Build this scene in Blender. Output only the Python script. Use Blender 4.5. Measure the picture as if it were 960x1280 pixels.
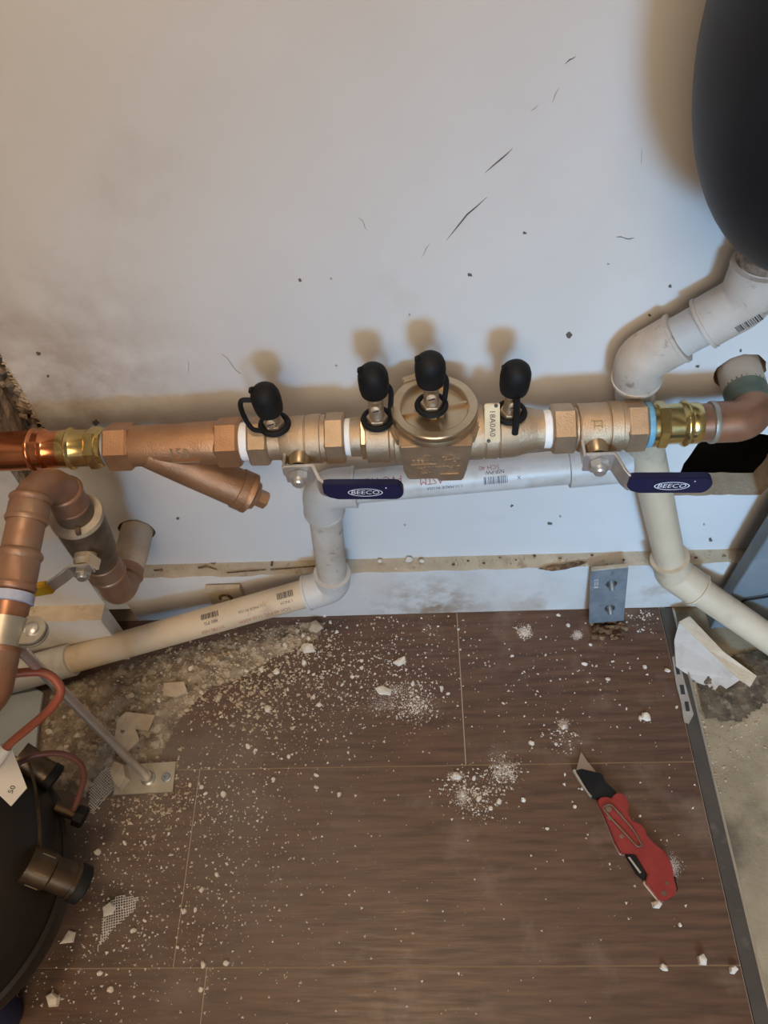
import bpy, bmesh, math, random
from mathutils import Vector, Matrix
from mathutils.geometry import tessellate_polygon
from mathutils import noise as mnoise
random.seed(7)
V = Vector
for o in list(bpy.data.objects): bpy.data.objects.remove(o, do_unlink=True)
SC = bpy.context.scene
COL = SC.collection

# ------------------------------------------------------------------ camera
F_PX, PITCH, YAW, ROLL = 980.05, 0.952357, 0.0747009, -0.0908990
CAM = V((0.0, -0.49627, 0.90166))
_f = V((0, math.cos(PITCH), -math.sin(PITCH))); _u = V((0, math.sin(PITCH), math.cos(PITCH))); _r = V((1, 0, 0))
_M = Matrix.Rotation(YAW, 3, 'Z')
_f, _u, _r = _M @ _f, _M @ _u, _M @ _r
_r, _u = math.cos(ROLL) * _r + math.sin(ROLL) * _u, -math.sin(ROLL) * _r + math.cos(ROLL) * _u
cd = bpy.data.cameras.new('camera'); cam = bpy.data.objects.new('camera', cd); COL.objects.link(cam)
cd.sensor_fit = 'VERTICAL'; cd.sensor_height = 36.0; cd.lens = F_PX / 1280 * 36.0
cd.clip_start = 0.01
cam.matrix_world = Matrix(((_r.x, _u.x, -_f.x, CAM.x), (_r.y, _u.y, -_f.y, CAM.y), (_r.z, _u.z, -_f.z, CAM.z), (0, 0, 0, 1)))
SC.camera = cam

# ------------------------------------------------------------------ world and lights
w = bpy.data.worlds.new('world'); SC.world = w; w.use_nodes = True
w.node_tree.nodes['Background'].inputs[0].default_value = (1.0, 0.82, 0.64, 1)
w.node_tree.nodes['Background'].inputs[1].default_value = 0.17
def area(name, loc, target, size, power, col, shape='DISK', sy=None):
    l = bpy.data.lights.new(name, 'AREA'); l.shape = shape; l.size = size
    if sy: l.size_y = sy
    l.energy = power; l.color = col
    o = bpy.data.objects.new(name, l); COL.objects.link(o)
    o.location = loc
    o.rotation_euler = (V(target) - V(loc)).to_track_quat('-Z', 'Y').to_euler()
    return o
dl = area('doorway_daylight', (0.30, -2.6, 1.18), (0.38, 0, 0.16), 0.46, 3.3, (0.27, 0.60, 1.0))
dl.data.spread = math.radians(35)
area('warm_fill', (-0.15, -2.8, 2.2), (0.05, -0.1, 0.2), 1.7, 50.0, (1.0, 0.79, 0.55))  # added warm fill that evens out the wall, no such fixture known
area('ceiling_bulb', (-0.10, -0.42, 2.05), (-0.05, -0.12, 0.3), 0.30, 11.0, (1.0, 0.74, 0.48))
SC.view_settings.view_transform = 'Standard'; SC.view_settings.look = 'None'
SC.view_settings.gamma = 1.0; SC.view_settings.use_curve_mapping = False
SC.view_settings.exposure = -0.08

# ------------------------------------------------------------------ helpers
def at(px, py, axis, val):
    """point of the place seen at a photograph pixel, on the plane axis = val"""
    d = _f + _r * ((px - 480) / F_PX) - _u * ((py - 640) / F_PX)
    return CAM + d * ((val - CAM[axis]) / d[axis])
def fl(px, py, z=0.0): return at(px, py, 2, z)
def wl(px, py, y=0.0): return at(px, py, 1, y)

def frame(D, N=None):
    D = V(D).normalized()
    if N is None: N = V((0, -1, 0)) if abs(D.y) < 0.9 else V((0, 0, 1))
    N = V(N); N = (N - D * N.dot(D)).normalized()
    return D, N, N.cross(D).normalized()

class MB:
    def __init__(s): s.v = []; s.f = []
    def add(s, vs, fs):
        b = len(s.v); s.v += [V(q) for q in vs]; s.f += [tuple(i + b for i in g) for g in fs]; return s
    def lathe(s, O, D, prof, seg=32, N=None, rot=0.0, cap=True):
        O = V(O); D, N, T = frame(D, N); vs = []; fs = []
        n = len(prof)
        for (t, r) in prof:
            for k in range(seg):
                a = rot + 2 * math.pi * k / seg
                vs.append(O + D * t + (N * math.cos(a) + T * math.sin(a)) * r)
        for i in range(n - 1):
            for k in range(seg):
                k2 = (k + 1) % seg
                fs.append((i * seg + k, i * seg + k2, (i + 1) * seg + k2, (i + 1) * seg + k))
        if cap:
            fs.append(tuple(range(seg))[::-1]); fs.append(tuple((n - 1) * seg + k for k in range(seg)))
        return s.add(vs, fs)
    def hexa(s, O, D, s0, s1, r, c=0.0015, N=None, rot=None):
        if rot is None: rot = math.pi / 6
        return s.lathe(O, D, [(s0, r * .93), (s0 + c, r), (s1 - c, r), (s1, r * .93)], 6, N, rot)
    def tube(s, path, r, seg=20, cap=True, rfun=None):
        path = [V(q) for q in path]; n = len(path); vs = []; fs = []
        t0 = (path[1] - path[0]).normalized(); _, N, _ = frame(t0)
        for i, q in enumerate(path):
            t = (path[min(i + 1, n - 1)] - path[max(i - 1, 0)]).normalized()
            N = (N - t * N.dot(t)).normalized(); T = t.cross(N)
            rr = rfun(i / (n - 1)) if rfun else r
            for k in range(seg):
                a = 2 * math.pi * k / seg
                vs.append(q + (N * math.cos(a) + T * math.sin(a)) * rr)
        for i in range(n - 1):
            for k in range(seg):
                k2 = (k + 1) % seg
                fs.append((i * seg + k, i * seg + k2, (i + 1) * seg + k2, (i + 1) * seg + k))
        if cap: fs += [tuple(range(seg))[::-1], tuple((n - 1) * seg + k for k in range(seg))]
        return s.add(vs, fs)
    def box(s, lo, hi):
        x0, y0, z0 = lo; x1, y1, z1 = hi
        return s.add([(x0, y0, z0), (x1, y0, z0), (x1, y1, z0), (x0, y1, z0), (x0, y0, z1), (x1, y0, z1), (x1, y1, z1), (x0, y1, z1)],
                     [(3, 2, 1, 0), (4, 5, 6, 7), (0, 1, 5, 4), (1, 2, 6, 5), (2, 3, 7, 6), (3, 0, 4, 7)])
    def obox(s, O, X, Y, Z, sx, sy, sz):
        """box centred on O with half sizes along the axes X, Y, Z"""
        O = V(O); X, Y, Z = V(X).normalized(), V(Y).normalized(), V(Z).normalized(); vs = []
        for c in ((-1, -1, -1), (1, -1, -1), (1, 1, -1), (-1, 1, -1), (-1, -1, 1), (1, -1, 1), (1, 1, 1), (-1, 1, 1)):
            vs.append(O + X * sx * c[0] + Y * sy * c[1] + Z * sz * c[2])
        return s.add(vs, [(3, 2, 1, 0), (4, 5, 6, 7), (0, 1, 5, 4), (1, 2, 6, 5), (2, 3, 7, 6), (3, 0, 4, 7)])
    def prism(s, pts, off, holes=()):
        """planar polygon (3-D points) with holes, pushed along the vector off"""
        loops = [[V(q) for q in pts]] + [[V(q) for q in h] for h in holes]
        flat = [q for l in loops for q in l]; tri = tessellate_polygon(loops); off = V(off); n = len(flat)
        fs = []
        nrm = V((0, 0, 0))
        for t in tri:
            a, b, c = (flat[i] for i in t); nn = (b - a).cross(c - a)
            t = tuple(t)
            if nn.dot(off) > 0: t = t[::-1]
            fs.append(t); fs.append(tuple(i + n for i in t[::-1]))
        b = 0
        for l in loops:
            m = len(l)
            for k in range(m):
                fs.append((b + k, b + (k + 1) % m, b + (k + 1) % m + n, b + k + n))
            b += m
        return s.add(flat + [q + off for q in flat], fs)
    def ribbon(s, line, up, h, t):
        """flat bar following a polyline, height h along up, thickness t"""
        up = V(up).normalized(); line = [V(q) for q in line]; n = len(line); vs = []; fs = []
        for i, q in enumerate(line):
            d = (line[min(i + 1, n - 1)] - line[max(i - 1, 0)]).normalized(); sd = d.cross(up).normalized()
            hh = h[i] if isinstance(h, (list, tuple)) else h
            for a, b in ((-1, -1), (1, -1), (1, 1), (-1, 1)): vs.append(q + sd * t / 2 * a + up * hh / 2 * b)
        for i in range(n - 1):
            for k in range(4): fs.append((i * 4 + k, i * 4 + (k + 1) % 4, i * 4 + 4 + (k + 1) % 4, i * 4 + 4 + k))
        fs += [(3, 2, 1, 0), tuple((n - 1) * 4 + k for k in range(4))]
        return s.add(vs, fs)

ROOTLOC = {}
def tag(o, label, cat, group=None, kind=None):
    if label: o['label'] = label
    if cat: o['category'] = cat
    if group: o['group'] = group
    if kind: o['kind'] = kind
    return o
def thing(name, loc, label, cat, group=None):
    o = bpy.data.objects.new(name, None); o.empty_display_size = 0.02; COL.objects.link(o)
    o.location = V(loc); ROOTLOC[o.name] = V(loc)
    return tag(o, label, cat, group)
def build(name, mb, mat, parent=None, bevel=0.0, smooth=38, label=None, origin=None, seg=2):
    me = bpy.data.meshes.new(name)
    off = ROOTLOC.get(parent.name, V((0, 0, 0))) if parent else (V(origin) if origin else V((0, 0, 0)))
    me.from_pydata([tuple(q - off) for q in mb.v], [], mb.f)
    bm = bmesh.new(); bm.from_mesh(me)
    bmesh.ops.recalc_face_normals(bm, faces=bm.faces)
    if bevel:
        es = [e for e in bm.edges if len(e.link_faces) == 2 and e.calc_face_angle(0) > 0.6]
        bmesh.ops.bevel(bm, geom=es, offset=bevel, segments=seg, affect='EDGES', clamp_overlap=True)
    bm.to_mesh(me); bm.free()
    if smooth:
        me.shade_smooth(); me.set_sharp_from_angle(angle=math.radians(smooth))
    o = bpy.data.objects.new(name, me); COL.objects.link(o)
    if mat: me.materials.append(mat)
    if parent: o.parent = parent
    else: o.location = off
    ROOTLOC[o.name] = off
    if label: o['label'] = label
    return o
def struct(name, mb, mat, parent=None, **k):
    o = build(name, mb, mat, parent, **k); o['kind'] = 'structure'; return o

def fillet(pts, rad, n=10):
    pts = [V(q) for q in pts]; out = [pts[0]]
    for i in range(1, len(pts) - 1):
        a, b, c = pts[i - 1], pts[i], pts[i + 1]
        d1 = (a - b).normalized(); d2 = (c - b).normalized()
        ang = d1.angle(d2); r = rad[i - 1] if isinstance(rad, (list, tuple)) else rad
        L = min(r / math.tan(ang / 2), (a - b).length * .48, (c - b).length * .48); r = L * math.tan(ang / 2)
        ctr = b + (d1 + d2).normalized() * (r / math.sin(ang / 2))
        p1 = b + d1 * L; p2 = b + d2 * L; v1 = p1 - ctr; v2 = p2 - ctr; al = v1.angle(v2)
        for k in range(n + 1):
            t = k / n; s_ = math.sin(al)
            out.append(ctr + v1 * (math.sin((1 - t) * al) / s_) + v2 * (math.sin(t * al) / s_))
    out.append(pts[-1]); return out
def smooth_path(pts, n=6):
    pts = [V(q) for q in pts]; P = [pts[0] * 2 - pts[1]] + pts + [pts[-1] * 2 - pts[-2]]; out = []
    for i in range(1, len(P) - 2):
        for k in range(n):
            t = k / n; a, b, c, d = P[i - 1:i + 3]
            out.append(.5 * ((2 * b) + (c - a) * t + (2 * a - 5 * b + 4 * c - d) * t * t + (3 * b - a - 3 * c + d) * t ** 3))
    out.append(pts[-1]); return out

_txt = {}
def text_data(s, size):
    """triangulated flat lettering: list of 2-D points, faces (centred on the origin)"""
    k = (s, size)
    if k not in _txt:
        c = bpy.data.curves.new('lettering', 'FONT'); c.body = s; c.size = size; c.align_x = 'CENTER'; c.align_y = 'CENTER'; c.resolution_u = 2
        o = bpy.data.objects.new('lettering', c); COL.objects.link(o)
        me = bpy.data.meshes.new_from_object(o.evaluated_get(bpy.context.evaluated_depsgraph_get()))
        _txt[k] = ([(q.co.x, q.co.y) for q in me.vertices], [tuple(g.vertices) for g in me.polygons])
        bpy.data.objects.remove(o, do_unlink=True); bpy.data.curves.remove(c); bpy.data.meshes.remove(me)
    return _txt[k]
def flat_text(mb, s, size, O, X, Y, h=0.0004, bold=1.0):
    P, Fc = text_data(s, size); X = V(X).normalized(); Y = V(Y).normalized(); Z = X.cross(Y); O = V(O)
    return mb.add([O + X * a * bold + Y * b + Z * h for a, b in P], Fc)
def relief_text(mb, s, size, O, X, Y, h=0.0008):
    """raised lettering with sides"""
    P, Fc = text_data(s, size); X = V(X).normalized(); Y = V(Y).normalized(); Z = X.cross(Y); O = V(O); n = len(P)
    vs = [O + X * a + Y * b for a, b in P] + [O + X * a + Y * b + Z * h for a, b in P]
    cnt = {}
    for g in Fc:
        for i in range(len(g)):
            e = (g[i], g[(i + 1) % len(g)]); cnt[e] = 1
    fs = [tuple(i + n for i in g) for g in Fc]
    for (a, b) in cnt:
        if (b, a) not in cnt: fs.append((a, b, b + n, a + n))
    return mb.add(vs, fs)
def cyl_map(O, D, N, r):
    D, N, T = frame(D, N); O = V(O)
    return lambda u, v, h: O + D * u + (N * math.cos(v / r) + T * math.sin(v / r)) * (r + h)
def cyl_text(mb, s, size, cm, u0, v0, flip=False, h=0.0003):
    P, Fc = text_data(s, size); g = -1 if flip else 1
    return mb.add([cm(u0 + a * g, v0 + b * g, h) for a, b in P], Fc)
def cyl_bars(mb, cm, u0, v0, w, hgt, n=26, h=0.0003, rng=random):
    u = u0 - w / 2; step = w / n
    while u < u0 + w / 2:
        bw = step * rng.choice((.35, .5, .9)); vs = []; fs = []
        for k in range(5):
            vv = v0 - hgt / 2 + hgt * k / 4; vs += [cm(u, vv, h), cm(u + bw, vv, h)]
        for k in range(4): fs.append((2 * k, 2 * k + 1, 2 * k + 3, 2 * k + 2))
        mb.add(vs, fs); u += bw + step * rng.choice((.35, .5, .8))
    return mb

# ------------------------------------------------------------------ materials
def new_mat(name, base, rough=.5, metal=0.0, var=None, vscale=30, bump=0.0, bscale=120, dirt=None, dscale=18, dthr=(.52, .72), damt=.7, spec=.5, rvar=0.0, coord='Object', stretch=None, near=None):
    m = bpy.data.materials.new(name); m.use_nodes = True; nt = m.node_tree; nd = nt.nodes; ln = nt.links
    b = nd['Principled BSDF']; b.inputs['Roughness'].default_value = rough; b.inputs['Metallic'].default_value = metal
    b.inputs['Specular IOR Level'].default_value = spec
    tc = nd.new('ShaderNodeTexCoord'); src = tc.outputs[coord]
    geo = nd.new('ShaderNodeNewGeometry'); src = geo.outputs['Position']
    if stretch:
        mp = nd.new('ShaderNodeMapping'); mp.inputs['Scale'].default_value = stretch; ln.new(src, mp.inputs['Vector']); src2 = mp.outputs[0]
    else: src2 = src
    col = None
    def mix(a, c, fac):
        mx = nd.new('ShaderNodeMix'); mx.data_type = 'RGBA'
        ln.new(fac, mx.inputs[0])
        if isinstance(a, tuple): mx.inputs[6].default_value = (*a, 1)
        else: ln.new(a, mx.inputs[6])
        if isinstance(c, tuple): mx.inputs[7].default_value = (*c, 1)
        else: ln.new(c, mx.inputs[7])
        return mx.outputs[2]
    def noise(scale, detail=5, vec=src2, rough_=.6):
        n = nd.new('ShaderNodeTexNoise'); n.inputs['Scale'].default_value = scale; n.inputs['Detail'].default_value = detail; n.inputs['Roughness'].default_value = rough_
        ln.new(vec, n.inputs['Vector']); return n.outputs['Fac']
    def rng_(x, lo, hi, a=0.0, c=1.0):
        r = nd.new('ShaderNodeMapRange'); r.inputs[1].default_value = lo; r.inputs[2].default_value = hi; r.inputs[3].default_value = a; r.inputs[4].default_value = c
        ln.new(x, r.inputs[0]); return r.outputs[0]
    col = base
    if var is not None: col = mix(col, var, rng_(noise(vscale), .35, .65))
    if dirt is not None: col = mix(col, dirt, rng_(noise(dscale, 8, src), dthr[0], dthr[1], 0, damt))
    if near is not None:
        vd = nd.new('ShaderNodeVectorMath'); vd.operation = 'DISTANCE'; vd.inputs[1].default_value = near[0]; ln.new(src, vd.inputs[0])
        ml = nd.new('ShaderNodeMath'); ml.operation = 'MULTIPLY'; ln.new(rng_(vd.outputs['Value'], near[1], near[2], 1, 0), ml.inputs[0]); ln.new(rng_(noise(near[3], 7, src), near[4], near[5], 0, near[6]), ml.inputs[1])
        col = mix(col, near[7], ml.outputs[0])
    if isinstance(col, tuple): b.inputs['Base Color'].default_value = (*col, 1)
    else: ln.new(col, b.inputs['Base Color'])
    if rvar: ln.new(rng_(noise(vscale * 1.7), .3, .7, max(.03, rough - rvar), min(1, rough + rvar)), b.inputs['Roughness'])
    if bump:
        bp = nd.new('ShaderNodeBump'); bp.inputs['Strength'].default_value = 1.0; bp.inputs['Distance'].default_value = bump
        ln.new(noise(bscale, 6), bp.inputs['Height']); ln.new(bp.outputs[0], b.inputs['Normal'])
    m['mix'] = 1
    return m
M = {}
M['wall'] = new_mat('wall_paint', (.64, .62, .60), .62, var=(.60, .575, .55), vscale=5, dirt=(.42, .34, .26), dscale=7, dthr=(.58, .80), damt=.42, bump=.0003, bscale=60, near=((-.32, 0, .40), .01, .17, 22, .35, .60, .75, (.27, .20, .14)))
M['raw'] = new_mat('raw_board_edge', (.56, .45, .32), .9, var=(.44, .34, .23), vscale=28, dirt=(.22, .15, .09), dscale=45, dthr=(.58, .70), damt=.6, bump=.0015, bscale=150)
M['base'] = new_mat('base_paint', (.62, .60, .57), .6, var=(.55, .50, .45), vscale=14, dirt=(.30, .19, .10), dscale=11, dthr=(.60, .76), damt=.7, bump=.0004, bscale=80, near=((.015, -.02, .018), .004, .10, 38, .40, .60, .85, (.24, .14, .07)))
M['masonry'] = new_mat('rough_masonry', (.40, .30, .21), .95, var=(.22, .16, .12), vscale=50, dirt=(.08, .05, .03), dscale=60, dthr=(.5, .62), damt=.8, bump=.004, bscale=120)
M['dark'] = new_mat('recess_shade', (.012, .011, .011), .95)  # near-black colour standing in for shade inside recesses
M['plank'] = new_mat('laminate', (.128, .066, .038), .42, var=(.066, .033, .020), vscale=14, stretch=(1, 11, 11), dirt=(.30, .22, .17), dscale=13, dthr=(.55, .85), damt=.55, bump=.00012, bscale=60, rvar=.08, near=((-.34, -.24, 0), .04, .34, 12, .22, .62, .8, (.155, .125, .105)))
M['joint'] = new_mat('dusty_joint', (.42, .33, .25), .9)
M['concrete'] = new_mat('concrete', (.38, .31, .20), .9, var=(.26, .205, .13), vscale=16, dirt=(.07, .05, .035), dscale=12, dthr=(.52, .68), damt=.75, bump=.0015, bscale=90)
M['rubble'] = new_mat('rubble', (.34, .27, .195), .95, var=(.15, .115, .085), vscale=55, dirt=(.50, .42, .32), dscale=80, dthr=(.52, .60), damt=.8, bump=.0025, bscale=180)
M['plaster'] = new_mat('plaster', (.70, .63, .54), .9, var=(.58, .50, .41), vscale=120)
M['plaster_tan'] = new_mat('plaster_tan', (.52, .42, .30), .9, var=(.42, .33, .23), vscale=90)
M['bronze'] = new_mat('cast_bronze', (.51, .375, .25), .43, .78, var=(.41, .295, .19), vscale=45, bump=.0005, bscale=800, rvar=.08)
M['bronze_cut'] = new_mat('machined_bronze', (.56, .44, .30), .32, .9, var=(.46, .35, .23), vscale=40)
M['bronze_red'] = new_mat('red_bronze', (.43, .235, .125), .38, .62, var=(.33, .175, .092), vscale=35, bump=.0005, bscale=700, rvar=.08)
M['brass'] = new_mat('bright_brass', (.72, .56, .24), .22, .95, var=(.55, .41, .17), vscale=50, rvar=.06)
M['copper'] = new_mat('new_copper', (.78, .32, .15), .20, .95, var=(.55, .20, .09), vscale=25, rvar=.07)
M['copper_old'] = new_mat('dull_copper', (.35, .19, .12), .45, .45, var=(.25, .135, .085), vscale=28, dirt=(.34, .245, .165), dscale=25, dthr=(.50, .70), damt=.7, bump=.0002, bscale=200, rvar=.1)
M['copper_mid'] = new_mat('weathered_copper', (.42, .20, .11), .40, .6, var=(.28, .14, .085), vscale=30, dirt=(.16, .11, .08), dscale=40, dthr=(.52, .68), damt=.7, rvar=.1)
M['verdigris'] = new_mat('verdigris', (.085, .12, .09), .75, .1, var=(.16, .17, .12), vscale=50, bump=.0005, bscale=200)
M['joint_compound'] = new_mat('painted_pipe', (.50, .41, .32), .85, var=(.40, .31, .23), vscale=40, bump=.0006, bscale=150)
M['pvc'] = new_mat('pvc_white', (.56, .54, .52), .40, var=(.48, .45, .41), vscale=14, dirt=(.28, .21, .15), dscale=26, dthr=(.54, .72), damt=.6, bump=.0002, bscale=150)
M['pvc_cream'] = new_mat('pvc_cream', (.62, .49, .34), .38, var=(.53, .42, .29), vscale=14, dirt=(.30, .20, .12), dscale=26, dthr=(.55, .72), damt=.55)
M['pvc_dirty'] = new_mat('pvc_dirty', (.55, .48, .41), .6, var=(.40, .33, .26), vscale=20, dirt=(.16, .12, .09), dscale=60, dthr=(.60, .70), damt=.8, bump=.0004, bscale=150)
M['tape'] = new_mat('thread_tape', (.80, .78, .75), .7, bump=.0006, bscale=300)
M['rubber'] = new_mat('black_rubber', (.005, .005, .0055), .62, var=(.011, .0105, .0105), vscale=60, spec=.22, bump=.0002, bscale=300)
M['navy'] = new_mat('navy_vinyl', (.010, .010, .045), .40, var=(.007, .007, .032), vscale=40, spec=.35)
M['white_ink'] = new_mat('white_ink', (.72, .72, .76), .5)
M['black_ink'] = new_mat('black_ink', (.025, .025, .03), .6)
M['red_ink'] = new_mat('red_ink', (.36, .12, .09), .6)
M['steel'] = new_mat('steel', (.70, .67, .63), .34, .85, var=(.6, .57, .54), vscale=50)
M['zinc'] = new_mat('galvanised', (.36, .40, .43), .45, .7, var=(.25, .29, .32), vscale=45, dirt=(.20, .16, .12), dscale=60, dthr=(.58, .7), damt=.6)
M['zinc_warm'] = new_mat('zinc_plate', (.50, .47, .40), .42, .75, var=(.42, .38, .31), vscale=60)
M['yellow'] = new_mat('yellow_vinyl', (.62, .36, .02), .45)
M['blue_tape'] = new_mat('blue_tape', (.32, .38, .58), .6, var=(.45, .48, .6), vscale=90)
M['blue_seal'] = new_mat('blue_seal', (.10, .28, .42), .55, var=(.18, .38, .5), vscale=150)
M['cream_paint'] = new_mat('cream_paint', (.52, .44, .33), .7, var=(.40, .32, .23), vscale=60)
M['valve_dark'] = new_mat('tarnished_brass', (.13, .095, .065), .55, .6, var=(.22, .16, .11), vscale=40)
M['tank'] = new_mat('tank_enamel', (.011, .013, .018), .50, var=(.013, .015, .020), vscale=20, spec=.3)
M['vessel'] = new_mat('vessel_black', (.013, .010, .008), .48, .0, var=(.020, .014, .010), vscale=18, spec=.3)
M['vessel_brass'] = new_mat('vessel_brass', (.11, .07, .037), .42, .75, var=(.05, .033, .02), vscale=40)
M['wire_red'] = new_mat('red_wire', (.27, .065, .032), .45)
M['wire_brown'] = new_mat('brown_wire', (.12, .042, .028), .45)
M['paper'] = new_mat('paper_tag', (.62, .58, .53), .75)
M['red'] = new_mat('red_anodised', (.30, .034, .028), .42, .25, var=(.24, .026, .022), vscale=70)
M['blade'] = new_mat('blade_steel', (.42, .33, .27), .38, .85)
M['strip'] = new_mat('dark_trim', (.085, .072, .060), .48, .25, var=(.065, .055, .046), vscale=30, dirt=(.25, .2, .16), dscale=40, dthr=(.62, .75), damt=.5)
M['strip_edge'] = new_mat('trim_edge', (.55, .50, .42), .35, .8)
M['sticker'] = new_mat('torn_sticker', (.36, .32, .28), .7, var=(.27, .235, .2), vscale=90)
M['box_grey'] = new_mat('grey_cabinet', (.20, .23, .25), .5, .1, var=(.16, .185, .20), vscale=25)
M['rust'] = new_mat('rust', (.16, .085, .04), .95, var=(.06, .035, .022), vscale=90, dirt=(.32, .2, .1), dscale=120, dthr=(.5, .6), damt=.7, bump=.002, bscale=200)
M['scuff'] = new_mat('scuff', (.10, .085, .075), .8)
M['scuff_soft'] = new_mat('scuff_soft', (.34, .30, .26), .8)
M['dirt'] = new_mat('brown_dirt', (.15, .11, .07), .95, var=(.06, .045, .03), vscale=60, dirt=(.30, .24, .16), dscale=90, dthr=(.54, .66), damt=.7, bump=.002, bscale=180)
M['tag_brass'] = new_mat('tag_brass', (.42, .32, .19), .5, .5, var=(.35, .26, .15), vscale=80)
M['fibre'] = new_mat('glass_fibre', (.62, .58, .54), .6)
M['gypsum_core'] = new_mat('gypsum_core', (.60, .49, .36), .9, var=(.50, .39, .27), vscale=50, bump=.001, bscale=200)
M['blue_dark'] = new_mat('blue_boot', (.02, .025, .07), .6)

# ================================================================== SETTING
WT = 0.03            # depth of the wall board
LEDGE = 0.1067
def circ(cx, cz, r, n=20, jit=0.0):
    return [V((cx + r * (1 + random.uniform(-jit, jit)) * math.cos(2 * math.pi * k / n), 0, cz + r * (1 + random.uniform(-jit, jit)) * math.sin(2 * math.pi * k / n))) for k in range(n)]
def ragged(pts, step=.006, amp=.0018):
    out = []
    for i in range(len(pts)):
        a, b = V(pts[i]), V(pts[(i + 1) % len(pts)]); n = max(1, int((b - a).length / step))
        for k in range(n):
            q = a.lerp(b, k / n)
            if k: q += V((random.uniform(-amp, amp), 0, random.uniform(-amp, amp)))
            out.append(q)
    return out
left_edge = [(-.3695, 0, 1.4), (-.3695, 0, .53), (-.356, 0, .50), (-.3525, 0, .46), (-.3518, 0, .42), (-.3545, 0, .375), (-.350, 0, .35), (-.356, 0, .335), (-.3695, 0, .33), (-.3695, 0, LEDGE)]
le = []
for i in range(len(left_edge) - 1):
    a, b = V(left_edge[i]), V(left_edge[i + 1]); n = max(1, int((b - a).length / .004)) if .33 <= b.z <= .53 else 1
    for k in range(n):
        q = a.lerp(b, k / n)
        if 0 < k and n > 1: q.x += random.uniform(-.0022, .0012)
        le.append(q)
outer = le + [V((-.3695, 0, LEDGE)), V((.9, 0, LEDGE)), V((.9, 0, 1.4))]
hole_dark = ragged([(.2685, 0, .2170), (.3640, 0, .2125), (.372, 0, .26), (.362, 0, .300), (.335, 0, .312), (.292, 0, .318), (.2745, 0, .302), (.2690, 0, .262)], .008, .0016)
wall = struct('wall_back', MB().prism(outer, (0, WT, 0), [circ(.2848, .3975, .0215, 22, .05), circ(-.318, .181, .0205, 20, .07), hole_dark]), M['wall'], smooth=0)
wall.data.materials.append(M['raw'])
for pl in wall.data.polygons:
    if abs(pl.normal.y) < .5: pl.material_index = 1
# scuffs and dents on the paint
def scuff(name, pts, mat):
    build(name, MB().prism([wl(x, y, -.00005) for x, y in pts], (0, -.00035, 0)), M[mat], wall, smooth=0)
scratches = [((558, 300), (584, 268), (609, 246), 1.9), ((606, 216), (626, 199), (641, 185), 1.8), ((690, 128), (694, 118), (699, 110), 1.4), ((706, 80), (713, 74), (720, 70), 1.6), ((527, 322), (532, 312), (537, 304), 1.3),
             ((770, 296), (782, 298), (793, 297), 1.8), ((277, 442), (290, 456), (301, 467), 2.0), ((234, 450), (236, 458), (237, 468), 1.3), ((800, 180), (802, 196), (803, 208), 1.0), ((448, 272), (455, 280), (460, 288), 1.6), ((663, 139), (668, 136), (673, 130), 1.2)]
for a, b, c, wd in scratches:
    wd *= .55
    def off(q, s): return (q[0] + s * wd * .7, q[1] + s * wd * .7)
    m1 = ((a[0] + b[0]) / 2 + 1, (a[1] + b[1]) / 2 - 1); m2 = ((b[0] + c[0]) / 2 - 1, (b[1] + c[1]) / 2 + 1)
    scuff('scratch', [a, off(m1, -.8), off(b, -1), off(m2, -.4), c, off(m2, .8), off(b, .7), off(m1, .5)], 'scuff' if wd > .8 else 'scuff_soft')
for x, y, r_ in [(587, 343, 3.6), (712, 419, 4.6), (656, 291, 2.4), (375, 350, 2.6), (414, 348, 2), (512, 393, 2), (760, 330, 1.8), (838, 358, 2.6), (872, 458, 2.6), (862, 395, 2), (812, 394, 2.2), (926, 438, 2.4), (770, 690, 1), (687, 654, 3), (222, 648, 2.4), (506, 656, 1.8), (880, 655, 2), (888, 675, 3.2), (420, 457, 2), (60, 470, 2.4), (48, 442, 3.2), (120, 528, 4.5), (640, 632, 2.2), (700, 645, 2)]:
    n = 9; scuff('paint_chip', [(x + r_ * random.uniform(.45, 1.2) * math.cos(6.283 * k / n), y + r_ * random.uniform(.4, 1.1) * math.sin(6.283 * k / n)) for k in range(n)], 'scuff' if r_ > 2.1 else 'scuff_soft')
# sheet behind the wall, coloured near-black for the shade in the cavity
struct('cavity_shade_sheet', MB().box((-.9, .14, -.05), (.9, .16, 1.4)), M['dark'], smooth=0)
# base curb with its raw ledge
def curb(name, x0, x1, yb, yf):
    m = MB(); n = int((x1 - x0) / .012); vs = []; fs = []
    for i in range(n + 1):
        x = x0 + (x1 - x0) * i / n; j = random.uniform(-.0012, .0012)
        sag = .0022 * math.sin(x * 7) 
        vs += [(x, yb, 0), (x, yb, LEDGE), (x, yf + j * .5, LEDGE - .001 + j), (x, yf - .0003 + sag * .3, LEDGE - .004), (x, yf - .0006 + sag * .4, .03), (x, yf + sag * .3, 0)]
    for i in range(n):
        for k in range(5): fs.append((i * 6 + k, i * 6 + k + 1, i * 6 + 7 + k, i * 6 + 6 + k))
    fs += [(0, 1, 2, 3, 4, 5), tuple(n * 6 + k for k in (5, 4, 3, 2, 1, 0))]
    m.add(vs, fs); o = struct(name, m, M['base'], smooth=40)
    o.data.materials.append(M['raw'])
    for pl in o.data.polygons:
        if pl.normal.z > .6: pl.material_index = 1
    return o
curb_b = curb('baseboard_back', -.3695, .9, 0.0, -.0185)
def crack(pts, mat='rust', par=None):
    build('crack', MB().prism([fl(x, y, LEDGE + .0004) for x, y in pts], (0, 0, .0004)), M[mat], par or curb_b, smooth=0)
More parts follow.
